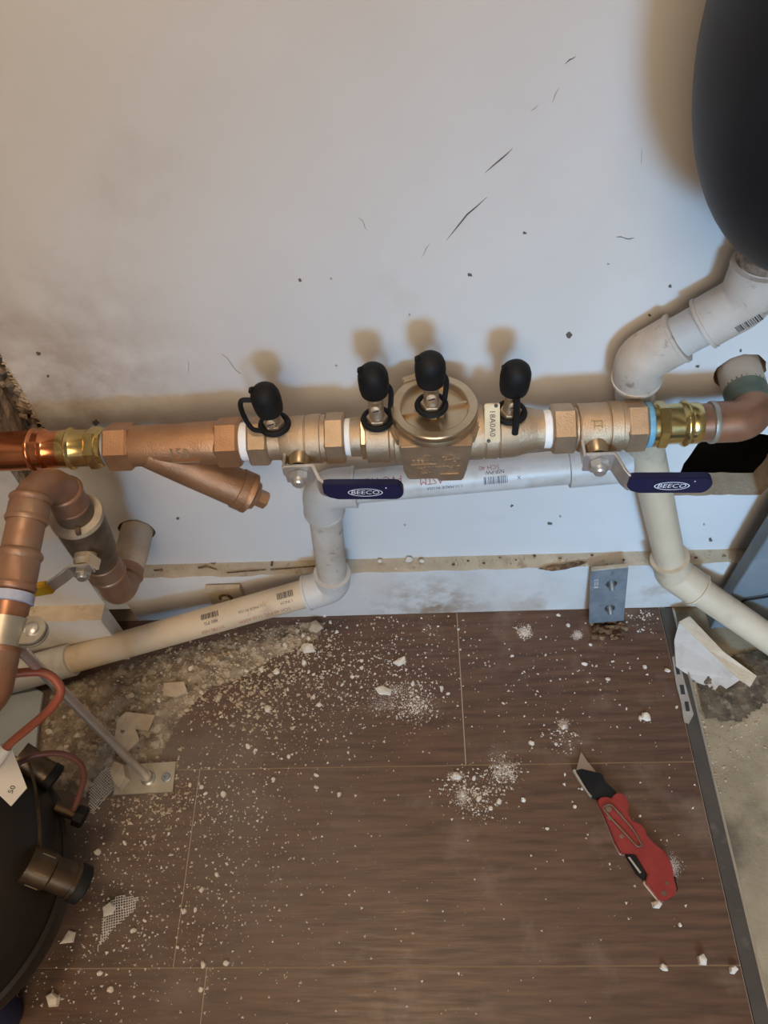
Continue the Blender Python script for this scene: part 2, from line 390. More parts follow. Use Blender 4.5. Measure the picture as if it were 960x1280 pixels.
for pts in ([(283, 715.5), (310, 713), (332, 711.6), (333, 712.6), (310, 714.6), (284, 716.6)], [(338, 711.5), (362, 709.6), (394, 707), (394, 708.2), (362, 711), (338, 712.6)], [(339, 701), (342, 701), (341, 708), (338, 707)], [(247, 709), (258, 706), (270, 711), (273, 713), (259, 709), (248, 711)], [(192, 712), (203, 711), (204, 714), (193, 714)], [(262, 704), (272, 702), (268, 706)]): crack(pts)
for x, y, r_ in [(567, 706, 2.6), (605, 704, 2.4), (625, 697, 2.0), (668, 695, 2.6), (700, 698, 2), (740, 694, 2.4), (585, 701, 1.6), (645, 700, 1.6), (780, 700, 2.2), (870, 697, 3), (905, 695, 3)]:
    crack([(x + r_ * random.uniform(.6, 1.3) * math.cos(6.283 * k / 7), y + .6 * r_ * random.uniform(.6, 1.2) * math.sin(6.283 * k / 7)) for k in range(7)])
crack([(672, 711), (690, 706), (705, 705), (722, 701), (735, 702), (722, 708), (706, 712), (690, 714)])
# boxed-out pier on the left
pier = struct('wall_left', MB().box((-1.1, -.053, LEDGE), (-.37, .139, .366)).box((-1.1, -.053, .426), (-.37, .139, 1.4)).box((-1.1, -.030, .366), (-.3702, .139, .426)), M['wall'], smooth=0)
curb_l = curb('baseboard_left', -1.1, -.3705, -.053, -.0735)
# crumbling masonry in the gap between the board and the pier
random.seed(3)
def rock(mb, c, r, sub=1, flat=.8, jit=.35):
    bm = bmesh.new(); bmesh.ops.create_icosphere(bm, subdivisions=sub, radius=1.0)
    rz = random.uniform(0, 6.28)
    idx = {}; vs = []
    for i, q in enumerate(bm.verts):
        idx[q] = i; p_ = q.co * (1 + random.uniform(-jit, jit)) ; x = p_.x * math.cos(rz) - p_.y * math.sin(rz); y = p_.x * math.sin(rz) + p_.y * math.cos(rz)
        vs.append(V(c) + V((x * r, y * r * .75, p_.z * r * flat)))
    mb.add(vs, [tuple(idx[q] for q in g.verts) for g in bm.faces]); bm.free(); return mb
mm = MB()
for i in range(70):
    rock(mm, (-.3665 + random.uniform(-.003, .011), random.uniform(.001, .022), random.uniform(.325, .425)), random.uniform(.003, .008), 1, .9)
build('mortar', mm, M['masonry'], pier, smooth=0)['kind'] = 'stuff'
mm = MB(); gx = {}; vs = []; fs = []
for j in range(110):
    for i in range(13):
        y = -.0525 + i * .0045; z = .30 + j * .010
        vs.append(V((-.3698 + .003 * max(0, .5 + mnoise.noise(V((y * 120, z * 120, 1)))) * (1 if 0 < i < 12 else 0), y, z)))
for j in range(109):
    for i in range(12): fs.append((j * 13 + i, j * 13 + i + 1, j * 13 + i + 14, j * 13 + i + 13))
mm.add(vs, fs); build('bare_masonry', mm, M['masonry'], pier, smooth=0, label='bare crumbling masonry')
mm = MB()
for i in range(60):   # torn paper fuzz on the board edge
    z = random.uniform(.345, .50); x = -.3525; L = random.uniform(.0008, .0028)
    mm.obox((x - L * .3, -.0005 + random.uniform(-.001, .001), z), (1, random.uniform(-.4, .2), random.uniform(-.5, .3)), (0, 1, 0), (0, 0, 1), L, .0002, .0006)
build('torn_paper_edge', mm, M['raw'], wall, smooth=0)['kind'] = 'stuff'

# floor: sub-base, planks, strip, concrete
floor = struct('floor', MB().box((-1.1, -3.3, -.05), (.3030, -.0005, -.0011)), M['joint'], smooth=0)
PL = {}
rows = [(-.0190, -.2137, [-.94, .0460, .3028]), (-.2151, -.4137, [-1.1, -.2615, .3028]), (-.4151, -.6137, [-.98, -.2270, .3028]), (-.6151, -.8137, [-1.1, -.6, .3028]), (-.8151, -1.0137, [-.8, .1, .3028])] + [(-1.0151 - .2 * k, -1.2137 - .2 * k, [-.5 - .1 * (k % 4), .3028]) for k in range(11)]
def plank_mat(i):
    m = M['plank'].copy(); m.name = 'laminate_%d' % i
    for n in m.node_tree.nodes:
        if n.type == 'MAPPING': n.inputs['Location'].default_value = (i * 3.1, i * 1.7, 0)
    return m
pi_ = 0
for (y1, y0, xs) in rows:
    if xs[0] > -1.1: xs = [-1.1] + xs
    for a, b in zip(xs[:-1], xs[1:]):
        g = .0006
        build('plank', MB().box((a + g, y0, -.0010), (b - g, y1, 0.0)), plank_mat(pi_), floor, smooth=0); pi_ += 1
conc = struct('floor_concrete', MB().box((.3215, -3.3, -.05), (1.4, -.0005, -.0030)), M['concrete'], smooth=0)
st = thing('transition_strip', (.312, -.5, -.003), 'dark metal trim strip along the edge of the laminate', 'trim strip')
build('strip_face', MB().box((.3032, -3.2, -.05), (.3180, -.020, .0018)), M['strip'], st, smooth=0)
build('strip_lip', MB().box((.3180, -3.2, -.05), (.3206, -.020, .0030)), M['strip_edge'], st, smooth=0, bevel=.0006, label='pale worn lip of the strip')
stk = [fl(x, y, .0020) for x, y in [(840, 822), (848, 815), (853, 842), (860, 868), (867, 893), (861, 905), (855, 903), (851, 878), (845, 855)]]
sk = build('sticker', MB().prism(stk, (0, 0, .0004)), M['sticker'], st, smooth=0, label='torn grey sticker')
mk = MB()
for x, y, a, b in [(846, 838, 2.2, 5), (852, 862, 2.6, 6), (858, 883, 2.4, 6)]:
    mk.prism([fl(x - a, y - b, .0025), fl(x + a, y - b, .0025), fl(x + a + 2, y + b, .0025), fl(x - a + 2, y + b, .0025)], (0, 0, .0002))
build('sticker_print', mk, M['black_ink'], sk, smooth=0)

# ================================================================== MAIN PIPE RUN
AX0 = V((-.42, -.06, .394)); AX1 = V((.285, -.06, .4015)); AD = (AX1 - AX0).normalized()
def ax(x): return AX0 + (AX1 - AX0) * ((x - AX0.x) / (AX1.x - AX0.x))
ORI = ax(0.0)
def run(mb, prof, seg=36): return mb.lathe(ORI, AD, prof, seg)
def bead(a, b, r0, r1, n=6): return [(a + (b - a) * k / n, r0 + (r1 - r0) * math.sin(math.pi * k / n)) for k in range(n + 1)]

# new copper press coupling at the left
t = thing('copper_coupling', ax(-.36), 'shiny new copper press coupling entering from the left edge', 'pipe fitting')
build('sleeve', run(MB(), [(-.56, .0172), (-.3325, .0172)] + bead(-.3325, -.3268, .0172, .0192) + bead(-.3215, -.3188, .0172, .0185, 4) + [(-.3165, .0162), (-.3045, .0160)]), M['copper'], t)
# brass press adapter
t = thing('brass_adapter', ax(-.285), 'yellow brass press adapter between copper coupling and strainer', 'pipe fitting')
build('sleeve', run(MB(), [(-.3055, .0150), (-.3053, .0166), (-.2985, .0166)] + bead(-.2985, -.2945, .0166, .0186) + [(-.2935, .0162), (-.2812, .0162)]), M['brass'], t)
build('hex_collar', MB().hexa(ORI, AD, -.2812, -.2712, .0188), M['brass'], t, smooth=20)
build('end_ring', run(MB(), [(-.2714, .0160), (-.2708, .0172), (-.2675, .0172), (-.2660, .0155)]), M['brass'], t)
build('seal', run(MB(), [(-.2662, .0158), (-.2660, .0166), (-.2640, .0166), (-.2638, .0150)]), M['zinc'], t)

# Y strainer
t = thing('y_strainer', ax(-.20), 'reddish bronze Y-strainer with slanting branch and hex plug', 'strainer')
build('body', run(MB(), [(-.2440, .0170), (-.2420, .0178), (-.205, .0178), (-.185, .0186), (-.168, .0188), (-.166, .0182)]), M['bronze_red'], t)
build('hex_end', MB().hexa(ORI, AD, -.2640, -.2425, .0212, .002), M['bronze_red'], t, smooth=20)
build('hex_end', MB().hexa(ORI, AD, -.1690, -.1482, .0218, .002), M['bronze_red'], t, smooth=20)
BD = V((.80, -.10, -.585)).normalized(); BO = ax(-.228) + V((0, -.002, -.002))
br = build('branch', MB().lathe(BO, BD, [(0, .0172), (.03, .0176), (.060, .0176), (.082, .0176), (.0825, .0188), (.090, .0188)], 36), M['bronze_red'], t)
cp = build('cap', MB().lathe(BO, BD, [(.0902, .0180), (.0915, .0190), (.0955, .0190), (.0965, .0168), (.098, .0137), (.101, .0127), (.1025, .008)], 36), M['bronze_red'], t, label='round screwed branch cap')
build('hex_plug', MB().hexa(BO, BD, .101, .112, .0082, .001), M['bronze_red'], cp, smooth=20)
lt = MB(); SN = V((0, -.92, .39)); SU = V((0, .39, .92)); c0 = ax(-.1985) + SN * .0176; relief_text(lt, '150', .0125, c0, AD, SU, .0014)
lt.obox(c0 + V((.0045, 0, 0)) - SU * .0078 + SN * .0002, AD, SU, SN, .012, .0006, .0012)
build('casting_mark', lt, M['bronze_cut'], t, smooth=0, label='raised 150 with a bar under it')

def capped_cock(parent, base, top_z, lean, strap='ring', body_r=.0062):
    """test cock with a black rubber cap on a tether; base = where it leaves the casting"""
    base = V(base); H = top_z - base.z; capb = H - .0285; D = V((lean[0], lean[1], 1)).normalized()
    ck = build('test_cock', MB().lathe(base - D * .004, D, [(0, body_r * 1.1), (.006, body_r * 1.1), (.007, body_r), (capb + .012, body_r), (capb + .012, body_r * .7), (capb + .016, body_r * .7)], 20), M['bronze'], parent)
    f_ = base + D * (capb * .62)
    sc = MB().lathe(f_, V((0, -1, .25)), [(0, .0052), (body_r + .0012, .0052), (body_r + .0022, .0046), (body_r + .0042, .0042), (body_r + .0050, .0030)], 18)
    build('cock_screw', sc, M['bronze'], ck)
    build('cock_slot', MB().obox(f_ + V((0, -1, .25)).normalized() * (body_r + .0050), (1, 0, .3), (0, .25, 1), (0, -1, .25), .0028, .0005, .0003), M['dark'], ck, smooth=0)
    build('cock_nut', MB().hexa(base + D * .001, D, 0, .006, body_r * 1.45, .0008), M['bronze'], ck, smooth=20)
    r = .0121; c = base + D * capb
    prof = [(0, r * .80), (.0010, r * .90), (.006, r * .97), (.014, r), (.019, r * .98), (.0235, r * .86), (.0262, r * .66), (.0278, r * .36), (.0284, .0008)]
    cp_ = build('rubber_cap', MB().lathe(c, D, prof, 32), M['rubber'], parent, label='black rubber dust cap')
    build('pull_nub', MB().obox(c + D * .024 + V((-r * .72, 0, 0)), (1, 0, .6), (0, 1, 0), (-.6, 0, 1), .0022, .0028, .0028), M['rubber'], cp_, bevel=.0008)
    # tether ring around the cock and strap up to the cap
    ringp = [base + D * .003 + V((math.cos(a) * .0112, math.sin(a) * .0112, 0)) for a in [2 * math.pi * k / 28 for k in range(29)]]
    build('tether_ring', MB().tube(ringp, .0026, 8, False), M['rubber'], parent, label='black tether ring')
    if strap == 'loop':
        pth = smooth_path([c + D * .016 + V((-.011, -.002, 0)), c + D * .016 + V((-.0195, -.003, .000)), c + D * .004 + V((-.021, -.005, 0)), base + D * .008 + V((-.017, -.008, 0)), base + D * .003 + V((-.010, -.007, 0))], 8)
        build('tether_strap', MB().tube(pth, .0021, 8), M['rubber'], parent)
    elif strap == 'front':
        pth = smooth_path([c + D * .004 + V((.001, -.0115, 0)), c - D * .008 + V((.002, -.0135, 0)), base + D * .005 + V((.003, -.014, 0)), base - D * .005 + V((.003, -.016, 0))], 8)
        build('tether_strap', MB().tube(pth, .0027, 8), M['rubber'], parent)
    else:
        pth = smooth_path([c + D * .004 + V((.009, .006, 0)), c - D * .006 + V((.0125, .006, 0)), base + D * .004 + V((.0105, .003, 0))], 8)
        build('tether_strap', MB().tube(pth, .0022, 8), M['rubber'], parent)

def logo(parent, c, X, Z, w):
    X = V(X).normalized(); Z = V(Z).normalized(); nrm = X.cross(Z)
    m = MB(); n = 40; vs = []; fs = []; a, b = w * .5, w * .185
    for k in range(n):
        th = 2 * math.pi * k / n
        for s in (1.0, .90):
            vs.append(V(c) + X * (a * math.cos(th) * (s if s == 1 else .945)) + Z * (b * math.sin(th) * (s if s == 1 else .86)) + nrm * .0003)
    for k in range(n): fs.append((2 * k, 2 * k + 1, (2 * k + 3) % (2 * n), (2 * k + 2) % (2 * n)))
    m.add(vs, fs); flat_text(m, 'BEECO', w * .255, c, X, Z + X * .12, .0003, 1.05)
    m.lathe(V(c) + X * (w * .60) + Z * (b * 1.1), nrm, [(0, .0006), (.0003, .0006)], 10)
    return build('logo', m, M['white_ink'], parent, smooth=0, label='white oval outline around the letters BEECO')

def lever(parent, x0, x1, x2, z, ydir, zs, mat='steel'):
    """steel lever: plate at x0.., joggle outward, vinyl sleeve to x2"""
    yp = -.0935; ys = -.1105
    z1 = z - .002; zs_ = zs
    line = [(x0 - .0115, yp, z), (x0 + .0100, yp, z), (x0 + .0125, yp - .0008, z), (x1 - .0040, ys + .0035, (z + zs_) / 2), (x1 + .0005, ys, zs_), (x1 + .006, ys, zs_)]
    h = build('handle', MB().ribbon(line, (0, 0, 1), [.0215, .0215, .0215, .0195, .018, .018], .0026), M['steel'], parent, bevel=.0004)
    # up-turned stop tab
    build('stop_tab', MB().obox((x0 - .0120, yp + .007, z + .004), (1, 0, 0), (0, 1, 0), (0, 0, 1), .0011, .0085, .0055), M['steel'], h, bevel=.0003)
    prof = []
    hs = .0100; L0, L1 = x1, x2
    pts = [(L0, -hs * .95), (L0, hs * .95)]
    n = 10
    top = [(L0 - .001, hs * .9), (L0 + .004, hs)]
    end = [(L1 - .007 + .007 * math.sin(math.pi * k / n), hs * math.cos(math.pi * k / n)) for k in range(n + 1)]
    bot = [(L0 + .010, -hs), (L0 + .003, -hs * .72), (L0 - .001, -hs * .2)]
    poly = [V((a, ys + .0032, zs_ + b + (a - L0) * -.045)) for a, b in top + end + bot]
    sl = build('handle_sleeve', MB().prism(poly, (0, -.0064, 0)), M['navy'], h, bevel=.0012, smooth=50, label='navy blue vinyl sleeve')
    xm = (L0 + L1) / 2
    return h, sl, V((xm + .001, ys - .0032, zs_ + (xm - L0) * -.045))

def ball_valve(label, X, zs, loopcock=None, group='new bronze ball valves'):
    """X: stations along the run"""
    t = thing('ball_valve', ax((X['a'] + X['e']) / 2), label, 'valve', group)
    build('hex_end', MB().hexa(ORI, AD, X['a'], X['b'], .0214, .0018), M['bronze'], t, smooth=20)
    build('hex_end', MB().hexa(ORI, AD, X['d'], X['e'], .0222, .0018), M['bronze'], t, smooth=20)
    b = build('body', run(MB(), [(X['b'] - .001, .0170), (X['b2'] - .0005, .0172), (X['b2'], .0196), (X['b2'] + .001, .0203), (X['c'] - .0007, .0205), (X['c'] - .0002, .0198), (X['c'] + .0004, .0198), (X['c'] + .0010, .0211), (X['d'] - .0035, .0212), (X['d'] - .0028, .0202), (X['d'] + .001, .0200)], 44), M['bronze'], t)
    sx = X['s']; c = ax(sx)
    bo = build('stem_boss', MB().lathe(c, (0, -1, -.10), [(.012, .0100), (.026, .0096), (.0275, .0088), (.0292, .0088)], 28), M['bronze_cut'], t)
    ex = MB().lathe(c, (0, -1, -.10), [(.0292, .0072), (.0318, .0072)], 20); build('stem_seal', ex, M['rubber'], bo)
    zn = c.z - .0042
    h, sl, lc = lever(t, sx, X['h0'], X['h1'], zn, None, zs)
    nO = V((sx, -.0948, zn))
    nt_ = build('nut', MB().hexa(nO, (0, -1, -.05), 0, .0065, .0082, .0008, rot=0), M['steel'], h, smooth=20)
    build('stem_end', MB().lathe(nO, (0, -1, -.05), [(.006, .0052), (.0100, .0052), (.0112, .0040)], 20), M['steel'], nt_)
    logo(sl, lc, (1, 0, -.045), (0, 0, 1), .0285)
    # raised casting mark on the upper front
    N = V((0, -.58, .81)); cm = c + N * .0204; cm.x = X['b2'] * .45 + X['c'] * .55
    mk = MB(); up = V((0, .81, .58))
    for a, b_, sx_, sy_ in ((-.003, 0, .0005, .003), (.003, 0, .0005, .003), (0, .003, .0035, .0005), (.0008, -.0012, .0028, .0005), (-.0048, .0035, .0012, .0004)):
        mk.obox(cm + V((a, 0, 0)) + up * b_, (1, 0, 0), up, N, sx_, sy_, .0006)
    build('casting_mark', mk, M['bronze_cut'], t, smooth=0)
    return t
t = ball_valve('left bronze ball valve with capped test cock beside the strainer', dict(a=-.1412, b=-.1238, b2=-.1135, c=-.0922, d=-.0765, e=-.0592, s=-.0975, h0=-.0755, h1=-.0112), .3925)
build('thread_tape', run(MB(), [(-.1485, .0158), (-.1478, .0164), (-.1415, .0162), (-.1408, .0155)]), M['tape'], t, label='white thread tape')
capped_cock(t, ax(-.1165) + V((0, -.001, .0185)), .4630, (-.055, 0), 'loop')
t = ball_valve('right bronze ball valve next to the brass adapter and blue seal', dict(a=.1128, b=.1322, b2=.1345, c=.1588, d=.1725, e=.1900, s=.1478, h0=.1705, h1=.2372), .3885)
build('thread_tape', run(MB(), [(.1062, .0150), (.1066, .0158), (.1120, .0162), (.1128, .0155)]), M['tape'], t, label='white thread tape')

# double check valve
t = thing('double_check_valve', ax(.02), 'bronze double check valve with round cover and three black-capped test cocks', 'valve')
build('thread_tape', run(MB(), [(-.0596, .0150), (-.0592, .0158), (-.0552, .0162), (-.0545, .0155)]), M['tape'], t, label='white thread tape')
build('inlet_collar', run(MB(), [(-.0550, .0145), (-.0545, .0168), (-.0460, .0170), (-.0455, .0165)]), M['bronze'], t)
build('hex_collar', MB().hexa(ORI, AD, -.0460, -.0408, .0196, .001), M['bronze_cut'], t, smooth=20)
build('barrel', run(MB(), [(-.0415, .0195), (-.0408, .0224), (-.0225, .0228), (-.0212, .0212), (-.0185, .0212), (-.0172, .0235), (.0, .0235), (.045, .0235), (.0560, .0232), (.0568, .0220), (.0575, .0220), (.0582, .0232), (.0676, .0232), (.0684, .0220), (.0690, .0220), (.0698, .0230), (.0830, .0222), (.0985, .0178), (.1010, .0172), (.1060, .0172), (.1064, .0160)], 48), M['bronze'], t)
DC = V((.0158, -.06, 0))
drum = MB()
drum.lathe(DC + V((0, 0, .3705)), (0, 0, 1), [(0, .0240), (.0015, .0262), (.012, .0278), (.035, .0312), (.048, .0330), (.050, .0330)], 48)
dr = build('drum', drum, M['bronze'], t)
# front pad carrying the cast lettering
padn = V((0, -1, -.10)).normalized(); padu = V((0, -.10, 1)).normalized()
padc = V((.0158, -.0868, .3955))
pad = MB().prism([padc + V((1, 0, 0)) * a + padu * b - padn * .010 for a, b in [(-.0295, .026), (-.0265, -.012), (-.0235, -.0245), (.0015, -.0245), (.0030, -.0285), (.0235, -.0285), (.0262, -.012), (.0295, .026)]], padn * .0128)
pd = build('front_pad', pad, M['bronze'], t, bevel=.0014, smooth=50)
lt = MB(); pf = padc + padn * .0026
relief_text(lt, 'BEECO', .0062, pf + V((-.0100, 0, 0)) + padu * .0035, (1, 0, 0), padu, .0007)
lt.obox(pf + V((-.0100, 0, 0)) - padu * .0008, (1, 0, 0), padu, padn, .0105, .0005, .0008)
random.seed(5)
def marks(x0, x1, b, hgt, n):
    for i in range(n):
        x = x0 + (x1 - x0) * (i + .5) / n
        q = pf + V((x, 0, 0)) + padu * b
        for k in range(2):
            if random.random() < .5: lt.obox(q + V((random.uniform(-.0006, .0006), 0, 0)), (1, 0, 0), padu, padn, .0003, hgt * .5, .0006)
            else: lt.obox(q + padu * random.uniform(-.4, .4) * hgt, (1, 0, 0), padu, padn, .0011, .0003, .0006)
marks(-.010, .014, .0105, .0040, 8); marks(.006, .0205, .0035, .0048, 4); marks(-.0195, .0205, -.0060, .0036, 13); marks(-.0125, -.004, -.0150, .0045, 3)
lt.obox(pf + V((.0115, 0, 0)) - padu * .0165, (1, 0, 0), padu, padn, .0075, .0005, .0007)
build('casting_marks', lt, M['bronze_cut'], pd, smooth=0, label='raised foundry lettering')
# cover: flange with recess, ribs and boss
CZ = .4335
cv = MB().lathe(DC + V((0, 0, CZ - .0125)), (0, 0, 1), [(0, .0338), (.001, .0350), (.0045, .0352), (.006, .0345), (.0075, .0352), (.0115, .0352), (.0125, .0343), (.0125, .0282), (.0118, .0274), (.0062, .0268), (.0062, .0002)], 56)
co = build('cover', cv, M['bronze_cut'], t, label='round recessed cover')
for a in (12, 102, 192, 282):
    d = V((math.cos(math.radians(a)), math.sin(math.radians(a)), 0))
    build('rib', MB().obox(DC + d * .0165 + V((0, 0, CZ - .0050)), d, d.cross(V((0, 0, 1))), (0, 0, 1), .0105, .0013, .0024), M['bronze_cut'], co, bevel=.0004)
build('boss', MB().lathe(DC + V((0, 0, CZ - .0070)), (0, 0, 1), [(0, .0105), (.0045, .0098), (.0060, .0085)], 6, rot=.3), M['bronze_cut'], co, bevel=.0005)
for a in (205, 335):
    d = V((math.cos(math.radians(a)), math.sin(math.radians(a)), 0))
    build('lug', MB().obox(DC + d * .0315 + V((0, 0, CZ - .0175)), d, d.cross(V((0, 0, 1))), (0, 0, 1), .0065, .0095, .0048), M['bronze'], dr, bevel=.0015)
build('rear_lug', MB().obox(DC + V((-.014, .033, CZ - .004)), (1, .4, 0), (-.4, 1, 0), (0, 0, 1), .012, .004, .005), M['bronze_cut'], dr, bevel=.001)
capped_cock(t, ax(-.0310) + V((0, -.002, .0205)), .4810, (-.01, 0), 'back')
capped_cock(t, V((.0135, -.0605, CZ - .002)), .4890, (-.02, 0), 'back')
capped_cock(t, ax(.0775) + V((0, -.001, .0205)), .4770, (.02, 0), 'front')
# brass data tag standing on the barrel
TO = ax(.0620) + V((0, -.0150, .0185)); TX = V((1, 0, 0)); TY = V((0, .62, .78)).normalized(); TN = TX.cross(TY)
tg = build('data_tag', MB().obox(TO + TY * .006, TX, TY, TN, .0062, .0160, .0013), M['tag_brass'], t, bevel=.0006, label='small stamped brass tag')
lt = MB(); flat_text(lt, '18A0A0', .0066, TO + TY * .006 + TN * .0013, -TY, TX, .0003)
for s in (-1, 1):
    lt.lathe(TO + TY * (.006 + s * .0142) + TX * (.003 * s), TN, [(.0013, .0016), (.0016, .0016)], 12)
build('tag_stamping', lt, M['black_ink'], tg, smooth=0)

# brass adapter on the right with blue seal
t = thing('brass_adapter', ax(.215), 'bright brass press adapter with blue seal beside the right valve', 'pipe fitting')
build('seal', run(MB(), [(.1895, .0150), (.1903, .0186), (.1930, .0192), (.1948, .0186), (.1952, .0150)]), M['blue_seal'], t, label='blue sealing ring')
build('flange', run(MB(), [(.1948, .0150), (.1952, .0186), (.1985, .0186), (.1990, .0170)]), M['brass'], t)
build('hex_collar', MB().hexa(ORI, AD, .1988, .2078, .0200, .0012), M['brass'], t, smooth=20)
build('sleeve', run(MB(), [(.2070, .0168), (.2190, .0168)] + bead(.2190, .2262, .0168, .0196) + [(.2270, .0172), (.2335, .0172), (.2350, .0165), (.2352, .0145)]), M['brass'], t)

# copper elbow into the wall, right
t = thing('copper_elbow', V((.2790, -.06, .38)), 'weathered copper elbow entering the wall beside the dark hole', 'pipe fitting')
CR = V((.2800, -.0600, .4015)); EN = V((.2850, .026, .3975))
pth = fillet([ax(.245), CR, EN], .024, 14)
build('elbow', MB().tube(pth[:-1] + [pth[-2].lerp(EN, .02)], .0172, 28), M['copper_mid'], t)
build('tail', run(MB(), [(.2345, .0150), (.2348, .0158), (.2440, .0158)]), M['copper_mid'], t)
build('solder_ring', run(MB(), [(.2425, .0160), (.2435, .0176), (.2465, .0178), (.2475, .0172)]), M['zinc_warm'], t, label='dull grey solder ring')
q = pth[-2]
build('corroded_section', MB().tube([q.lerp(EN, .0), q.lerp(EN, .30)], .0176, 28, rfun=lambda s: .0177 + .0006 * math.sin(9 * s)), M['verdigris'], t, label='green corroded length of pipe')
build('plaster_sleeve', MB().tube([q.lerp(EN, .27), q.lerp(EN, .45), q.lerp(EN, 1)], .0180, 24), M['joint_compound'], t, label='pipe smeared with plaster')

# ================================================================== OLD COPPER RISER, LEFT
LT = V((-.3115, -.0945, .4120)); LB = V((-.3185, -.0880, .1850)); LW = V((-.3180, .0260, .1800)); RE = V((-.3310, -.420, .3200))
LT2 = V((-.3005, -.0950, .4085)); LD = (LB - LT2).normalized(); RD = (RE - LT).normalized()
t = thing('copper_elbow', LT, 'dull copper elbow turning down in front of the new coupling', 'pipe fitting')
pth = smooth_path([LT + RD * .045, LT + RD * .030, (LT + LT2) / 2 + (RD + LD) * .0088, LT2 + LD * .030, LT2 + LD * .046], 10)
build('elbow', MB().tube(pth, .0148, 28), M['copper_old'], t)
build('socket', MB().lathe(LT, RD, bead(.024, .030, .0150, .0170) + [(.032, .0160), (.042, .0160)] + bead(.042, .047, .0160, .0170), 30), M['copper_old'], t)
build('socket', MB().lathe(LT2, LD, bead(.026, .031, .0150, .0170) + [(.033, .0158), (.047, .0158)] + bead(.047, .0505, .0158, .0166), 30), M['copper_old'], t)
t = thing('copper_pipe', LT + RD * .15, 'old copper pipe coming towards the viewer at left edge', 'pipe')
build('pipe', MB().lathe(LT, RD, [(.040, .0147), (.165, .0147)], 30), M['copper_old'], t)
build('bend', MB().tube(fillet([LT + RD * .160, LT + RD * .188, LT + RD * .188 + V((-.16, -.015, -.01))], .02, 10), .0147, 28), M['copper_mid'], t)
build('coupling', MB().lathe(LT, RD, [(.070, .0150)] + bead(.071, .078, .0162, .0180) + [(.080, .0166), (.097, .0166)] + bead(.097, .103, .0166, .0178) + [(.104, .0150)], 30), M['copper_old'], t)
build('blue_tape_wrap', MB().lathe(LT, RD, [(.1045, .0150), (.105, .0172), (.1125, .0174), (.113, .0150)], 30), M['blue_tape'], t, label='band of pale blue tape')
build('shaded_length', MB().lathe(LT, RD, [(.1135, .0151), (.150, .0153), (.151, .0147)], 30), M['copper_mid'], t, label='length of pipe coloured darker for shade')  # shade on this length is put into the copper colour
# leg with old ball valve
def leg(s): return LT2 + LD * s
t = thing('old_ball_valve', leg(.12), 'tarnished brass valve with yellow-tipped lever on old copper leg', 'valve')
build('body', MB().lathe(LT2, LD, [(.050, .0160), (.064, .0166), (.0665, .0172), (.0668, .0215), (.082, .0222), (.105, .0215), (.124, .0205), (.1255, .0180), (.140, .0176), (.1402, .0165), (.148, .0165)], 36), M['valve_dark'], t)
build('union_ring', MB().lathe(LT2, LD, [(.0640, .0200), (.0645, .0232), (.0700, .0236), (.0708, .0215)], 36), M['cream_paint'], t, label='cream painted union ring')
for a in (200, 20):
    D_, N_, T_ = frame(LD); d = N_ * math.cos(math.radians(a)) + T_ * math.sin(math.radians(a))
    build('union_lug', MB().obox(leg(.0625) + d * .0205, d, LD, d.cross(LD), .003, .0030, .0022), M['valve_dark'], t, bevel=.0006)
sO = leg(.106); sD = V((.12, -1, .10)).normalized()
bo = build('stem_boss', MB().lathe(sO, sD, [(.012, .0100), (.029, .0098), (.030, .0085), (.0345, .0080)], 26), M['cream_paint'], t)
hp = sO + sD * .0360
hl = [hp + V((.0085, 0, .0015)), hp, hp + V((-.011, -.0010, -.001)), hp + V((-.020, -.007, -.004)), hp + V((-.034, -.0125, -.0105)), hp + V((-.044, -.0138, -.0136))]
h = build('handle', MB().ribbon(smooth_path(hl, 4), (0, -.12, 1), .0170, .0024), M['steel'], t, bevel=.0004)
sl = [hp + V((-.031, -.0122, -.0098)), hp + V((-.085, -.0150, -.0200))]
build('handle_sleeve', MB().ribbon(sl, (0, -.12, 1), .0195, .0058), M['yellow'], h, bevel=.0014, label='yellow vinyl sleeve')
build('stop_tab', MB().obox(hp + V((.0105, .004, .007)), (1, 0, .4), (0, 1, 0), (-.4, 0, 1), .0016, .0055, .008), M['cream_paint'], h, bevel=.0006)
build('nut', MB().hexa(hp, sD, .0010, .0080, .0076, .0008), M['zinc_warm'], h, smooth=20)
build('stem_end', MB().lathe(hp, sD, [(.008, .0045), (.011, .0045), (.012, .0036)], 16), M['steel'], h)
# bottom elbow into the wall
t = thing('copper_elbow', LB, 'old copper elbow entering the back wall below the yellow-levered valve', 'pipe fitting')
pth = fillet([leg(.146), LB, LB + (LW - LB) * .45], .026, 14)
build('elbow', MB().tube(pth, .0163, 28), M['copper_old'], t)
build('socket', MB().lathe(LT2, LD, bead(.1465, .150, .0168, .0180) + [(.152, .0174), (.168, .0174)] + bead(.168, .1725, .0174, .0190), 30), M['copper_old'], t)
ED = (LW - LB).normalized()
build('socket', MB().lathe(LB, ED, bead(.024, .029, .0168, .0186) + [(.031, .0174), (.040, .0174)], 30), M['copper_old'], t)
build('plaster_sleeve', MB().tube([LB + ED * .036, LB + ED * .06, LB + ED * .075, LW], .0178, 24), M['joint_compound'], t, label='pipe stub caked in joint compound')

